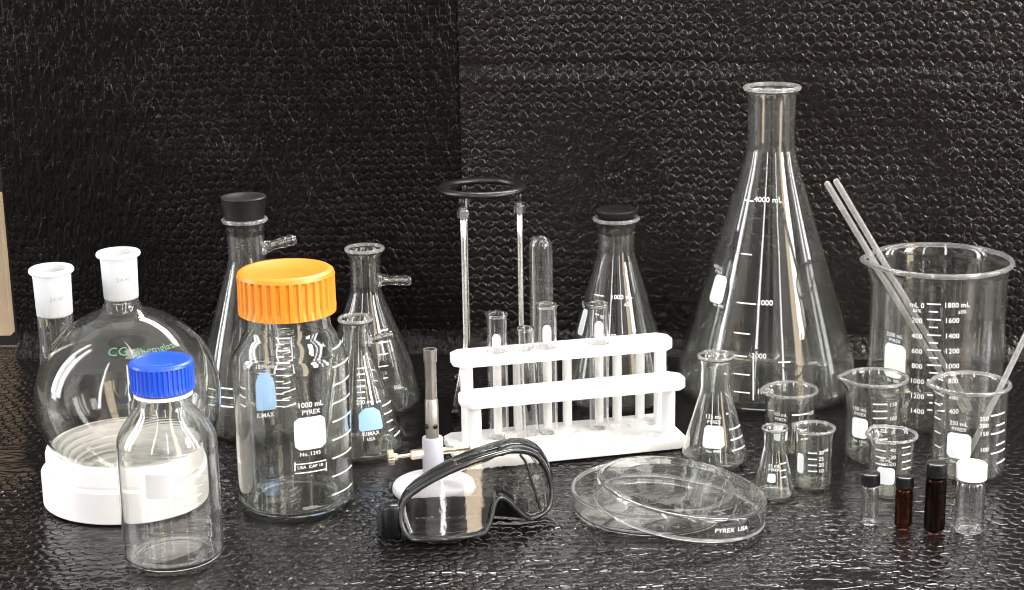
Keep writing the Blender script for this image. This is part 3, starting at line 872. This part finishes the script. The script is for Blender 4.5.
F_.text(bm, '250 mL', 365, 402, 4); F_.text(bm, 'KIMAX', 371, 433.5, 4); F_.text(bm, 'USA', 371, 439, 3.2)
for i in range(6): F_.tick(bm, 388 + i, 396 + i * 0.8, 388 + i * 9, 1.3)
for i in range(6): F_.tick(bm, 357, 365, 368 + i * 6, 1.1)
F_.prints(bm)

# ------------------------------------------------------------------ burner
Bn = Vessel(434, 491); Bn.root = root('gas_burner', Bn.c, 'gas burner with upright metal tube on a round pale base behind the goggles', 'burner')
rr = Bn.rad(41.5, 0.0); 
link('base', lathe(chaikin([(0, 0), (rr * 0.96, 0), (rr, 0.002), (rr, 0.006), (rr * 0.93, 0.0095), (rr * 0.6, 0.0135), (rr * 0.34, 0.017), (rr * 0.28, 0.02), (0, 0.02)], 2), 96), OFFWHITE, Bn.root)
zc = Bn.z(437); rc = Bn.rad(10.5, 0.04)
link('collar', lathe([(0, 0.012), (rc * 1.02, 0.012), (rc, zc - 0.001), (rc * 0.93, zc), (0, zc)], 48), LAVENDER, Bn.root, sharp=40)
zt = Bn.z(349); r1 = Bn.rad(6.7, 0.1); r2 = Bn.rad(5.8, 0.1); zm = Bn.z(400); ze = Bn.z(362)
link('burner_tube', lathe([(r1 * .6, zc - 0.003), (r1, zc - 0.003), (r1, zm), (r2 * 1.02, zm + 0.001), (r2, zm + 0.002), (r2, ze), (r1, ze + 0.0004), (r1, zt), (r1 * 0.8, zt), (r1 * .75, zm)], 48, closed_loop=True), NICKEL, Bn.root, sharp=40)
o = Vessel(433, 492)
for k, a in enumerate((0.5, -0.9)):
    q_ = (Bn.f * cos(a) + Bn.r * sin(a)) * (r1 + 0.0001)
    link('air_hole', lathe([(0, 0), (0.0024, 0), (0.0024, 0.0003), (0, 0.0003)], 24, mat4=axis_matrix(q_ + Vector((0, 0, Bn.z(425))), q_)), BLACKP, Bn.root)
zv = Bn.z(452); ax = (Bn.r * 0.985 + Bn.f * -0.12 + Vector((0, 0, 0.06))).normalized(); P0 = Vector((0, 0, zv))
sc = (Bn.c - CAM).length / FPX
link('gas_inlet', lathe([(0, 8 * sc), (3.4 * sc, 8 * sc), (3.4 * sc, 20 * sc), (4 * sc, 21 * sc), (3.2 * sc, 24 * sc), (4.0 * sc, 26 * sc), (3.2 * sc, 30 * sc), (3.6 * sc, 36 * sc), (2 * sc, 37.5 * sc), (0, 37 * sc)], 32, mat4=axis_matrix(P0, ax)), BRASS, Bn.root, sharp=40)
nd = link('needle_valve', join([lathe([(0, 8 * sc), (5 * sc, 8 * sc), (5 * sc, 21 * sc), (4 * sc, 22.5 * sc), (0, 22.5 * sc)], 6, mat4=axis_matrix(P0, -ax)), lathe([(0, 22 * sc), (1.7 * sc, 22 * sc), (1.7 * sc, 37 * sc), (0, 37 * sc)], 20, mat4=axis_matrix(P0, -ax))]), BRASS, Bn.root, sharp=30)
def kr(r, z, a, i): return (r * (1 + 0.05 * cos(a * 16)), z)
link('valve_knob', lathe([(0, 35 * sc), (3 * sc, 35 * sc), (3.4 * sc, 38.5 * sc), (7.2 * sc, 39 * sc), (7.6 * sc, 44 * sc), (6.5 * sc, 45 * sc), (0, 45 * sc)], 96, kr, mat4=axis_matrix(P0, -ax)), BRASS, Bn.root, sharp=50)

# ----------------------------------------------------------------- tripod
TB = ground(486.5, 398); Tz = zsolve(TB.x, TB.y, 188); Tr = 40 * depth((TB.x, TB.y, Tz)) / FPX
tr = root('tripod_stand', (TB.x, TB.y, 0), 'tripod with black iron ring on three thin steel rods behind the rack', 'tripod')
def ringprof(R, a, b):
    return [(R + a * cos(t), Tz + b * sin(t)) for t in [2 * pi * k / 14 for k in range(14)]]
def rr3(r, z, a, i): return (r, z)
link('ring', lathe(ringprof(Tr, 0.0055, 0.0036), 96, closed_loop=True), IRON, tr)
legang = []
for k, (nx, ny_, fx, fy) in enumerate(((461.5, 207, 452, 413), (520, 202, 536, 408), (460.5, 190, 452, 372))):
    a = (radians(242), radians(-22), radians(118))[k]
    p = Vector((Tr * cos(a), Tr * sin(a), Tz))
    d = Vector((cos(a), sin(a), 0))
    rod_r = 0.0031
    zb = zsolve(TB.x + p.x, TB.y + p.y, 349)
    pts = [p + Vector((0, 0, -0.018)), p * 1.0 + Vector((0, 0, -0.05)), Vector((p.x, p.y, zb + 0.012)), Vector((p.x, p.y, zb)) + d * 0.0012, Vector((p.x, p.y, zb - 0.010)) + d * 0.006, Vector((p.x, p.y, 0.004)) + d * 0.028]
    lg = link('leg', tube(pts, rod_r, 16), STEEL, tr)
    link('foot', tube([pts[-1] + Vector((0, 0, -0.003)), pts[-1] + Vector((0, 0, 0.004)) - d * 0.002], 0.0042, 14), IRON, lg)
    link('nut', lathe([(0, Tz - 0.0245), (0.0048, Tz - 0.0245), (0.0062, Tz - 0.0235), (0.0062, Tz - 0.0165), (0.0045, Tz - 0.0155), (0.0045, Tz - 0.0125), (0, Tz - 0.0125)], 6, mat4=Matrix.Translation((p.x, p.y, 0))), STEEL, lg, smooth=False)
    link('stud', tube([p + Vector((0, 0, -0.016)), p + Vector((0, 0, 0.001))], 0.0027, 12), IRON, lg)

# ------------------------------------------------------------------- rack
A0 = ground(462, 470); B0 = ground(687, 447.5)
ex = (B0 - A0).normalized(); LR = (B0 - A0).length; ey = Vector((-ex.y, ex.x, 0))
Mr = Matrix((ex, ey, Vector((0, 0, 1)))).transposed().to_4x4(); Mr.translation = (A0.x, A0.y, 0)
rk = root('test_tube_rack', (0, 0, 0), 'white plastic stepped test tube rack with rounded pegs', 'test tube rack')
rk.matrix_world = Mr
def wp(s, t, z=0.0):
    return A0 + ex * s + ey * t + Vector((0, 0, z))
def s_at(px, t, z):
    lo, hi = -0.1, LR + 0.1
    for _ in range(40):
        m = (lo + hi) / 2
        if proj(wp(m, t, z))[0] < px: lo = m
        else: hi = m
    return lo
q = wp(0.01, 0.008); zmid = zsolve(q.x, q.y, 409)
q = wp(0.01, 0.040); ztp = zsolve(q.x, q.y, 369)
TH = 0.0105
def plate(s0, s1, t0, t1, zb, th, holes, chamf=0.009, name='plate'):
    bm = bmesh.new(); c = chamf
    out = [(s0 + c, t0), (s1 - c, t0), (s1, t0 + c), (s1, t1 - c), (s1 - c, t1), (s0 + c, t1), (s0, t1 - c), (s0, t0 + c)]
    lo = [bm.verts.new((x, y, zb)) for x, y in out]; hi = [bm.verts.new((x, y, zb + th)) for x, y in out]
    bm.faces.new(lo[::-1]); bm.faces.new(hi)
    for i in range(8): bm.faces.new((lo[i], lo[(i + 1) % 8], hi[(i + 1) % 8], hi[i]))
    bmesh.ops.bevel(bm, geom=[e for e in bm.edges], offset=0.0011, segments=2, affect='EDGES', profile=0.5)
    me = bpy.data.meshes.new('m'); bm.to_mesh(me); bm.free()
    hs = [lathe([(0, zb + (0.45 * th if name == 'base_plate' else -0.01)), (r, zb + (0.45 * th if name == 'base_plate' else -0.01)), (r, zb + th + 0.01), (0, zb + th + 0.01)], 32, mat4=Matrix.Translation((x, y, 0))) for x, y, r in holes]
    if hs: me = boolean(me, join(hs), 'DIFFERENCE')
    return link(name, me, WHITE, rk, sharp=35)
tl = s_at(453, 0.05, ztp); tr_ = s_at(672, 0.05, ztp)
ml = s_at(460, 0.02, zmid); mr_ = s_at(683, 0.02, zmid)
tubes_px = (496, 526, 546, 598, 649)
TT = 0.056
hx = [s_at(p, TT, ztp + TH) for p in (496, 521, 546, 572, 598, 624, 649)]
hm = [s_at(p, 0.021, zmid + TH) for p in (498, 525, 550, 576, 602, 628, 653)]
plate(tl, tr_, 0.040, 0.074, ztp, TH, [(x, TT, 0.0118) for x in hx])
plate(ml, mr_, 0.004, 0.038, zmid, TH, [(x, 0.021, 0.0105) for x in hm])
plate(-0.002, LR + 0.002, -0.002, 0.086, 0.0, 0.009, [(x, TT, 0.007) for x in hx] + [(x, 0.021, 0.0075) for x in hm], name='base_plate')
def post(s, t, z0, z1, r=0.006, name='post', dome=False):
    if dome: pr = [(0, z0), (r, z0), (r, z1 - r)] + [(r * cos(k * pi / 12), z1 - r + r * sin(k * pi / 12)) for k in range(1, 6)] + [(0, z1)]
    else: pr = [(0, z0), (r, z0), (r, z1), (0, z1)]
    return link(name, lathe(pr, 32, mat4=Matrix.Translation((s, t, 0))), WHITE, rk, sharp=40)
zb_ = 0.0088
for px, t in ((466.5, 0.056), (660, 0.056)):
    post(s_at(px, t, ztp - 0.01), t, zb_, ztp + 0.001, 0.0062)
for px, t in ((474.5, 0.020), (668.5, 0.020)):
    post(s_at(px, t, zmid - 0.01), t, zb_, zmid + 0.001, 0.0066)
for px in (517.5, 567, 617): post(s_at(px, 0.078, 0.07), 0.078, zb_, ztp + 0.004, 0.0047, 'peg', True)
for px, ty in ((496, 334), (547, 325), (599, 321)):
    s_ = s_at(px, 0.078, ztp + 0.02); q = wp(s_, 0.078); post(s_, 0.078, zb_, zsolve(q.x, q.y, ty), 0.0057, 'peg', True)
post(s_at(640, 0.078, 0.07), 0.078, zb_, ztp + 0.004, 0.0047, 'peg', True)

def test_tube(base, top, r, label, closed_top=False, name='test_tube'):
    a = Vector(base); b = Vector(top); d = b - a; L = d.length; w = 0.0013
    pr = [(0, 0)] + [(r * sin(t), r - r * cos(t)) for t in [pi / 2 * k / 8 for k in range(1, 9)]]
    pr += [(r, L - 0.0035), (r * 1.03, L - 0.0022), (r * 1.09, L - 0.0016), (r * 1.12, L - 0.0004), (r * 1.07, L + 0.0006), (r - w * 0.4, L + 0.0004), (r - w, L - 0.0008)]
    pr += [((r - w) * sin(t), r - (r - w) * cos(t)) for t in [pi / 2 * k / 8 for k in range(8, 0, -1)]] + [(0, w)]
    me = lathe(densify(pr), 48, mat4=axis_matrix((0, 0, 0), d))
    o = link(name, me, G_THIN); o.location = a
    return tag(o, label, 'test tube', 'test tubes in the rack')
def rack_tube(px, pytop, rpx, label, shift=0.0):
    s_ = s_at(px, TT, ztp + 0.03); b = wp(s_ + shift, TT, 0.0052); q = wp(s_, TT)
    z = zsolve(q.x, q.y, pytop); t = Vector((q.x, q.y, z)); r = rpx * depth(t) / FPX
    return test_tube(b, t, r, label)
rack_tube(497, 314, 10.1, 'upright open test tube at the left end of the rack')
rack_tube(525.5, 328, 7.9, 'thinner short test tube, second from the left in the rack', shift=0.004)
rack_tube(546.5, 304.5, 10.2, 'upright open test tube in front of the upside down tube')
rack_tube(598.5, 303.5, 10.2, 'upright open test tube in front of the black stoppered conical flask')
s_ = s_at(541.5, 0.103, 0.15); q = wp(s_, 0.103); zt = zsolve(q.x, q.y, 235)
test_tube((q.x, q.y, zt), (q.x, q.y, 0.002), 11.6 * depth((q.x, q.y, 0.1)) / FPX, 'large upside down test tube with its rounded end up, behind the rack')

# ------------------------------------------------------------ petri dishes
def dish_mesh(R, h, w=0.0021):
    out = chaikin([(R * 0.9, 0), (R * 0.975, 0.0003), (R * 0.995, 0.003), (R, 0.007), (R, h * 0.7), (R, h)], 2)
    return out
V = Vessel(652, 507); Rd = V.rad(80.5, 0.01); hd = 0.0185
V.outer = dish_mesh(Rd, hd)
V.root = root('petri_dish', V.c, 'glass dish lying flat on the table with violet writing, under the tilted cover', 'glass dish', 'shallow glass dishes')
link('glass_body', lathe(shell_profile(V.outer, 0.0027, 0.0026), 128), G_CLEAR, V.root)
def bead_ring(R, h, r=0.0017): return lathe([(R - 0.0013 + r * cos(2 * pi * k / 10), h + r * sin(2 * pi * k / 10)) for k in range(10)], 128, closed_loop=True)
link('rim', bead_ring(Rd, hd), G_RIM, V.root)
bm = bmesh.new()
rnd = random.Random(3)
x = 583
while x < 622:
    y = 524 + (x - 583) * 0.42; wv = rnd.uniform(1.5, 4)
    V.vline(bm, x, y - rnd.uniform(2, 5), x + rnd.uniform(-1, 2), y + rnd.uniform(1, 5), rnd.uniform(0.8, 1.6)); x += wv
V.prints(bm, 'violet_writing', LAVP)
# the lid leans: left side up on the rim of the first, right side on the table
hl = 0.0205; Rl = Rd * 1.045
LC = ground(679, 510, 0.010)
lid = root('petri_dish', LC, 'glass dish cover with white writing lying tilted over the flat dish', 'glass dish', 'shallow glass dishes')
prl = dish_mesh(Rl, hl)
me = lathe([(r_, hl - z_) for r_, z_ in shell_profile(prl, 0.0025, 0.0026)], 128)
lidb = link('glass_body', me, G_CLEAR, lid)
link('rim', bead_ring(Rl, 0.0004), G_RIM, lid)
bm = bmesh.new()
v, f = text_tris('PYREX  USA')
f0 = Vector((-LC.x, -LC.y, 0)).normalized(); r0 = Vector((-f0.y, f0.x, 0))
for (u, w) in [0] and []: pass
vs = []
for (u, w) in v:
    a = 0.62 + u * 0.0066 / Rl
    vs.append(bm.verts.new((f0 * cos(a) + r0 * sin(a)) * (Rl + 0.0004) + Vector((0, 0, 0.010 + w * 0.0056))))
for q_ in f: bm.faces.new([vs[k] for k in q_])
me = bpy.data.meshes.new('m'); bm.to_mesh(me); bm.free(); link('embossed_writing', me, PRINT, lid, smooth=False)
tiltv = radians(8.5)
lid.rotation_euler = (0, tiltv, 0)
lid.location = (LC.x, LC.y, Rl * sin(tiltv) + 0.0016)

# ---------------------------------------------------------------- goggles
GX, GY = 470.0, 500.0
gc = ground(470, 541)
def gpt(px, py, back=0.0):
    """point on the curved front of the goggles seen at this place"""
    d = ray(px, py); y = gc.y
    for _ in range(25):
        p = CAM + d * (y / d.y)
        dx = p.x - gc.x
        y = gc.y + 0.002 + 4.2 * dx ** 2 + 0.30 * p.z + 0.34 * dx
    p = CAM + d * (y / d.y)
    return p
outline = [(403, 500), (424, 484), (458, 466), (497, 453), (519, 448.5), (536, 453), (547, 469), (553, 491), (549, 508), (538, 516), (528, 518.5), (518, 510), (508, 499.5), (500, 495.5), (494.5, 502), (491.5, 518), (486, 531), (472, 539.5), (448, 545.5), (423, 543.5), (407, 536), (400, 520)]
gr = root('safety_goggles', (gc.x, gc.y, 0), 'clear safety goggles with dark frame lying at the front on the black table', 'goggles')
OL = chaikin(outline, 2, closed=True)
O3 = [gpt(x, y) - Vector((gc.x, gc.y, 0)) for x, y in OL]
for p in O3: p.z = max(p.z, 0.0045)
cen2 = [sum(p[0] for p in OL) / len(OL), sum(p[1] for p in OL) / len(OL)]
# frame: closed sweep of a rounded rectangular section (width across the face, depth backwards)
def closed_sweep(P, secfn):
    bm = bmesh.new(); n = len(P); rings = []
    for i in range(n):
        t = (P[(i + 1) % n] - P[i - 1]).normalized()
        nb = Vector((0, 1, 0)); nb = (nb - t * nb.dot(t)).normalized(); s = t.cross(nb).normalized()
        rings.append([bm.verts.new(P[i] + s * a + nb * b) for a, b in secfn(i / n)])
    m = len(rings[0])
    for i in range(n):
        A, B = rings[i], rings[(i + 1) % n]
        for k in range(m): bm.faces.new((A[k], A[(k + 1) % m], B[(k + 1) % m], B[k]))
    bmesh.ops.recalc_face_normals(bm, faces=bm.faces)
    me = bpy.data.meshes.new('m'); bm.to_mesh(me); bm.free(); return me
def rsec(w, d, off=0.0, offb=0.0, n=12, e=0.6):
    out = []
    for k in range(n):
        t = 2 * pi * k / n; c, s = cos(t), sin(t)
        out.append((off + w * (abs(c) ** e) * (1 if c > 0 else -1), offb + d * (abs(s) ** e) * (1 if s > 0 else -1)))
    return out
link('frame', closed_sweep(O3, lambda t: rsec(0.0022, 0.0044)), FRAME, gr)
# soft skirt going back towards the face
def skirt():
    bm = bmesh.new(); n = len(O3); c = sum(O3, Vector()) / n; rows = []
    for j in range(5):
        k = j / 4; ring = []
        for p in O3:
            q = c + (p - c) * (1 + 0.05 * sin(pi * k) - 0.05 * k) + Vector((0, 0.006 + 0.030 * k, 0.0))
            q.z = max(q.z, 0.0012); ring.append(bm.verts.new(q))
        rows.append(ring)
    for A, B in zip(rows, rows[1:]):
        for i in range(n): bm.faces.new((A[i], A[(i + 1) % n], B[(i + 1) % n], B[i]))
    bmesh.ops.recalc_face_normals(bm, faces=bm.faces)
    me = bpy.data.meshes.new('m'); bm.to_mesh(me); bm.free(); return me
sk = link('face_skirt', skirt(), G_SMOKE, gr)
md = sk.modifiers.new('s', 'SOLIDIFY'); md.thickness = 0.0016; md.offset = 0
def lens():
    bm = bmesh.new(); cx = [(410, 500), (432, 487), (466, 471), (498, 460), (519, 456), (530, 464), (537, 480), (542, 497), (537, 508), (528, 510), (518, 502), (508, 492), (498, 489), (490, 495), (486, 512), (479, 526), (465, 533), (444, 537), (424, 536), (413, 526)]
    pts = [p for p in OL]
    me_ = bpy.data.meshes.new('m')
    # fill the outline with a fine grid so that the lens keeps its curve
    xs = [x for x, y in pts]; x0, x1 = min(xs), max(xs); N_ = 70; cols = []
    for i in range(1, N_):
        x = x0 + (x1 - x0) * i / N_; ys = []
        for (a, b), (c, d) in zip(pts, pts[1:] + pts[:1]):
            if (a - x) * (c - x) < 0: ys.append(b + (d - b) * (x - a) / (c - a))
        ys.sort()
        if len(ys) < 2: continue
        cols.append((x, ys[0] + 0.2, ys[-1] - 0.2) if len(ys) == 2 else (x, ys[0] + 0.2, ys[1] - 0.2))
    rows = [[bm.verts.new(gpt(x, a + (b - a) * j / 14) - Vector((gc.x, gc.y, 0))) for j in range(15)] for x, a, b in cols]
    for A, B in zip(rows, rows[1:]):
        for j in range(14): bm.faces.new((A[j], A[j + 1], B[j + 1], B[j]))
    bmesh.ops.recalc_face_normals(bm, faces=bm.faces)
    bm.to_mesh(me_); bm.free(); return me_
ln = link('lens', lens(), LENS, gr)
md = ln.modifiers.new('s', 'SOLIDIFY'); md.thickness = 0.0018; md.offset = 0
# brow vents and clips
def brow(pts, r, name, mat, flat=1.0):
    P = [gpt(x, y) - Vector((gc.x, gc.y, 0)) + Vector((0, 0.005, -0.0015)) for x, y in chaikin(pts, 2)]
    rad_ = [r * (0.75 if i in (0, len(P) - 1) else 1) for i in range(len(P))]
    return link(name, tube(P, r, 12, radii=rad_), mat, gr)
brow([(408, 493), (424, 482), (440, 473), (457, 464)], 0.0050, 'vent', BLACKP)
brow([(499, 452), (512, 447), (524, 447.5), (538, 454)], 0.0045, 'vent', BLACKP)
def line(pts, r, name, mat):
    P = [gpt(x, y) - Vector((gc.x, gc.y, 0)) + Vector((0, -0.0012, 0)) for x, y in chaikin(pts, 2)]
    return link(name, tube(P, r, 10), mat, gr)
line([(520, 454), (527, 463), (531, 478), (536, 494), (541, 510)], 0.0013, 'side_ridge', FRAME)
line([(529, 454), (538, 464), (542, 480), (545, 496), (546, 508)], 0.0009, 'side_ridge', G_CLEAR)
line([(404, 506), (405, 514), (408, 524), (412, 533)], 0.0016, 'lens_highlight', G_RIM)  # pale strip painted in as the highlight along the lens edge
cl0 = gpt(391.5, 524) - Vector((gc.x, gc.y, 0))
link('strap_clip', bevel_box(0, 0, 0, 0.017, 0.020, 0.031, 0.003, mat4=Matrix.Translation((cl0.x, cl0.y + 0.008, 0.0168))), BLACKP, gr)
# elastic strap loops behind
P = [cl0 + Vector((-0.009, 0.014, 0)), cl0 + Vector((-0.016, 0.03, 0)), cl0 + Vector((-0.006, 0.05, 0)), Vector((0.0, 0.058, 0)), Vector((0.035, 0.052, 0)), Vector((0.050, 0.045, 0))]
bm = bmesh.new(); P = chaikin([tuple(p) for p in P], 3); L_ = []
for i, p in enumerate(P): L_.append((bm.verts.new((p[0], p[1], 0.0012)), bm.verts.new((p[0], p[1], 0.019))))
for (a, b), (c, d) in zip(L_, L_[1:]): bm.faces.new((a, c, d, b))
me = bpy.data.meshes.new('m'); bm.to_mesh(me); bm.free()
st = link('strap', me, FABRIC, gr); md = st.modifiers.new('s', 'SOLIDIFY'); md.thickness = 0.0016; md.offset = 0

# --------------------------------------------------------------- lighting
def area(name, loc, target, sx, sy, power, color=(1, 1, 1)):
    l = bpy.data.lights.new(name, 'AREA'); l.shape = 'RECTANGLE'; l.size = sx; l.size_y = sy; l.energy = power; l.color = color
    o = bpy.data.objects.new(name, l); COL.objects.link(o); o.location = loc
    o.rotation_euler = (Vector(target) - Vector(loc)).to_track_quat('-Z', 'Y').to_euler()
    return o
area('window_light', (1.6, 0.5, 1.0), (0.05, 1.6, 0.05), 0.40, 1.0, 35, (1, 0.98, 0.95))
area('ceiling_light', (0.25, 0.9, 2.1), (0.1, 1.65, 0), 0.9, 0.5, 6, (1, 0.985, 0.96))
area('added_back_light', (0.5, 2.75, 1.6), (0.2, 1.6, 0.1), 1.5, 0.28, 40, (1, 0.99, 0.98))  # added unseen back light, brightens glass rims and film glints
area('side_window_light', (-1.6, 1.5, 0.55), (0.0, 1.6, 0.15), 0.22, 1.0, 4, (0.97, 0.99, 1.0))

w = bpy.data.worlds.new("World"); S.world = w; w.use_nodes = True
t = w.node_tree; t.nodes.clear(); N = t.nodes; L = t.links
out = N.new('ShaderNodeOutputWorld'); bg = N.new('ShaderNodeBackground'); L.new(bg.outputs[0], out.inputs[0])
tc = N.new('ShaderNodeTexCoord'); sx = N.new('ShaderNodeSeparateXYZ'); L.new(tc.outputs['Generated'], sx.inputs[0])
# room: warm walls, bright ceiling, upright pale and dark furniture, one tan door
at = N.new('ShaderNodeMath'); at.operation = 'ARCTAN2'; L.new(sx.outputs['X'], at.inputs[0]); L.new(sx.outputs['Y'], at.inputs[1])
cr = N.new('ShaderNodeCombineXYZ'); L.new(at.outputs[0], cr.inputs[0])
zq = N.new('ShaderNodeMath'); zq.operation = 'MULTIPLY'; zq.inputs[1].default_value = 0.5; L.new(sx.outputs['Z'], zq.inputs[0]); L.new(zq.outputs[0], cr.inputs[1])
nz = N.new('ShaderNodeTexVoronoi'); nz.distance = 'CHEBYCHEV'; nz.feature = 'SMOOTH_F1'; nz.inputs['Smoothness'].default_value = 0.35; nz.inputs['Scale'].default_value = 3.2; L.new(cr.outputs[0], nz.inputs['Vector'])
ramp = N.new('ShaderNodeValToRGB'); e = ramp.color_ramp.elements
e[0].position = 0.0; e[0].color = (0.09, 0.085, 0.08, 1); e[1].position = 1.0; e[1].color = (1.25, 1.18, 1.12, 1)
e2 = ramp.color_ramp.elements.new(0.5); e2.color = (0.36, 0.34, 0.325, 1)
sc_ = N.new('ShaderNodeSeparateColor'); L.new(nz.outputs['Color'], sc_.inputs[0]); L.new(sc_.outputs[0], ramp.inputs[0])
cm = N.new('ShaderNodeMapRange'); cm.inputs['From Min'].default_value = 0.55; cm.inputs['From Max'].default_value = 0.62
L.new(sx.outputs['Z'], cm.inputs['Value'])
mx = N.new('ShaderNodeMix'); mx.data_type = 'RGBA'; L.new(cm.outputs[0], mx.inputs['Factor']); L.new(ramp.outputs[0], mx.inputs['A']); mx.inputs['B'].default_value = (0.6, 0.58, 0.56, 1)
# tan door: azimuth band behind the camera on the right
def band(center, half):
    s_ = N.new('ShaderNodeMath'); s_.operation = 'SUBTRACT'; s_.inputs[1].default_value = center; L.new(at.outputs[0], s_.inputs[0])
    a_ = N.new('ShaderNodeMath'); a_.operation = 'ABSOLUTE'; L.new(s_.outputs[0], a_.inputs[0])
    l_ = N.new('ShaderNodeMapRange'); l_.interpolation_type = 'SMOOTHSTEP'; l_.inputs['From Min'].default_value = half + radians(1.1); l_.inputs['From Max'].default_value = max(0.0, half - radians(1.1)); L.new(a_.outputs[0], l_.inputs['Value']); return l_
b1 = band(radians(180 - 38), radians(5.5)); 
gt = N.new('ShaderNodeMapRange'); gt.inputs['From Min'].default_value = -0.35; gt.inputs['From Max'].default_value = -0.30; L.new(sx.outputs['Z'], gt.inputs['Value'])
mu = N.new('ShaderNodeMath'); mu.operation = 'MULTIPLY'; L.new(b1.outputs[0], mu.inputs[0]); L.new(gt.outputs[0], mu.inputs[1])
mx2 = N.new('ShaderNodeMix'); mx2.data_type = 'RGBA'; L.new(mu.outputs[0], mx2.inputs['Factor']); L.new(mx.outputs['Result'], mx2.inputs['A']); mx2.inputs['B'].default_value = (7.0, 5.8, 4.3, 1)
wb = None
for cdeg, half in ((180 + 24, 1.6), (180 - 14, 1.0), (-97, 3), (-84, 2), (93, 3), (104, 1.5)):  # added bright upright strips that put crisp white highlights on the glass
    cc = radians(cdeg if cdeg <= 180 else cdeg - 360); q_ = band(cc, radians(half))
    if wb is None: wb = q_
    else:
        a_ = N.new('ShaderNodeMath'); a_.operation = 'MAXIMUM'; L.new(wb.outputs[0], a_.inputs[0]); L.new(q_.outputs[0], a_.inputs[1]); wb = a_
g1 = N.new('ShaderNodeMapRange'); g1.inputs['From Min'].default_value = 0.02; g1.inputs['From Max'].default_value = 0.06; L.new(sx.outputs['Z'], g1.inputs['Value'])
g2 = N.new('ShaderNodeMapRange'); g2.inputs['From Min'].default_value = 0.85; g2.inputs['From Max'].default_value = 0.8; L.new(sx.outputs['Z'], g2.inputs['Value'])
m1 = N.new('ShaderNodeMath'); m1.operation = 'MULTIPLY'; L.new(wb.outputs[0], m1.inputs[0]); L.new(g1.outputs[0], m1.inputs[1])
m2 = N.new('ShaderNodeMath'); m2.operation = 'MULTIPLY'; L.new(m1.outputs[0], m2.inputs[0]); L.new(g2.outputs[0], m2.inputs[1])
mx3 = N.new('ShaderNodeMix'); mx3.data_type = 'RGBA'; L.new(m2.outputs[0], mx3.inputs['Factor']); L.new(mx2.outputs['Result'], mx3.inputs['A']); mx3.inputs['B'].default_value = (19, 19, 19.2, 1)
L.new(mx3.outputs['Result'], bg.inputs['Color']); bg.inputs['Strength'].default_value = 1.0

# ----------------------------------------------------------------- render
S.view_settings.view_transform = 'Standard'; S.view_settings.look = 'None'; S.view_settings.exposure = 0.18; S.view_settings.gamma = 1.0
cy = S.cycles
cy.max_bounces = 28; cy.transmission_bounces = 28; cy.glossy_bounces = 10; cy.diffuse_bounces = 4; cy.transparent_max_bounces = 16
cy.caustics_refractive = True; cy.caustics_reflective = True; cy.blur_glossy = 0.2; cy.filter_width = 1.1
cy.sample_clamp_indirect = 6.0; cy.sample_clamp_direct = 0.0
cy.use_denoising = True
try:
    cy.denoiser = 'OPENIMAGEDENOISE'; cy.denoising_input_passes = 'RGB_ALBEDO_NORMAL'
except Exception: pass
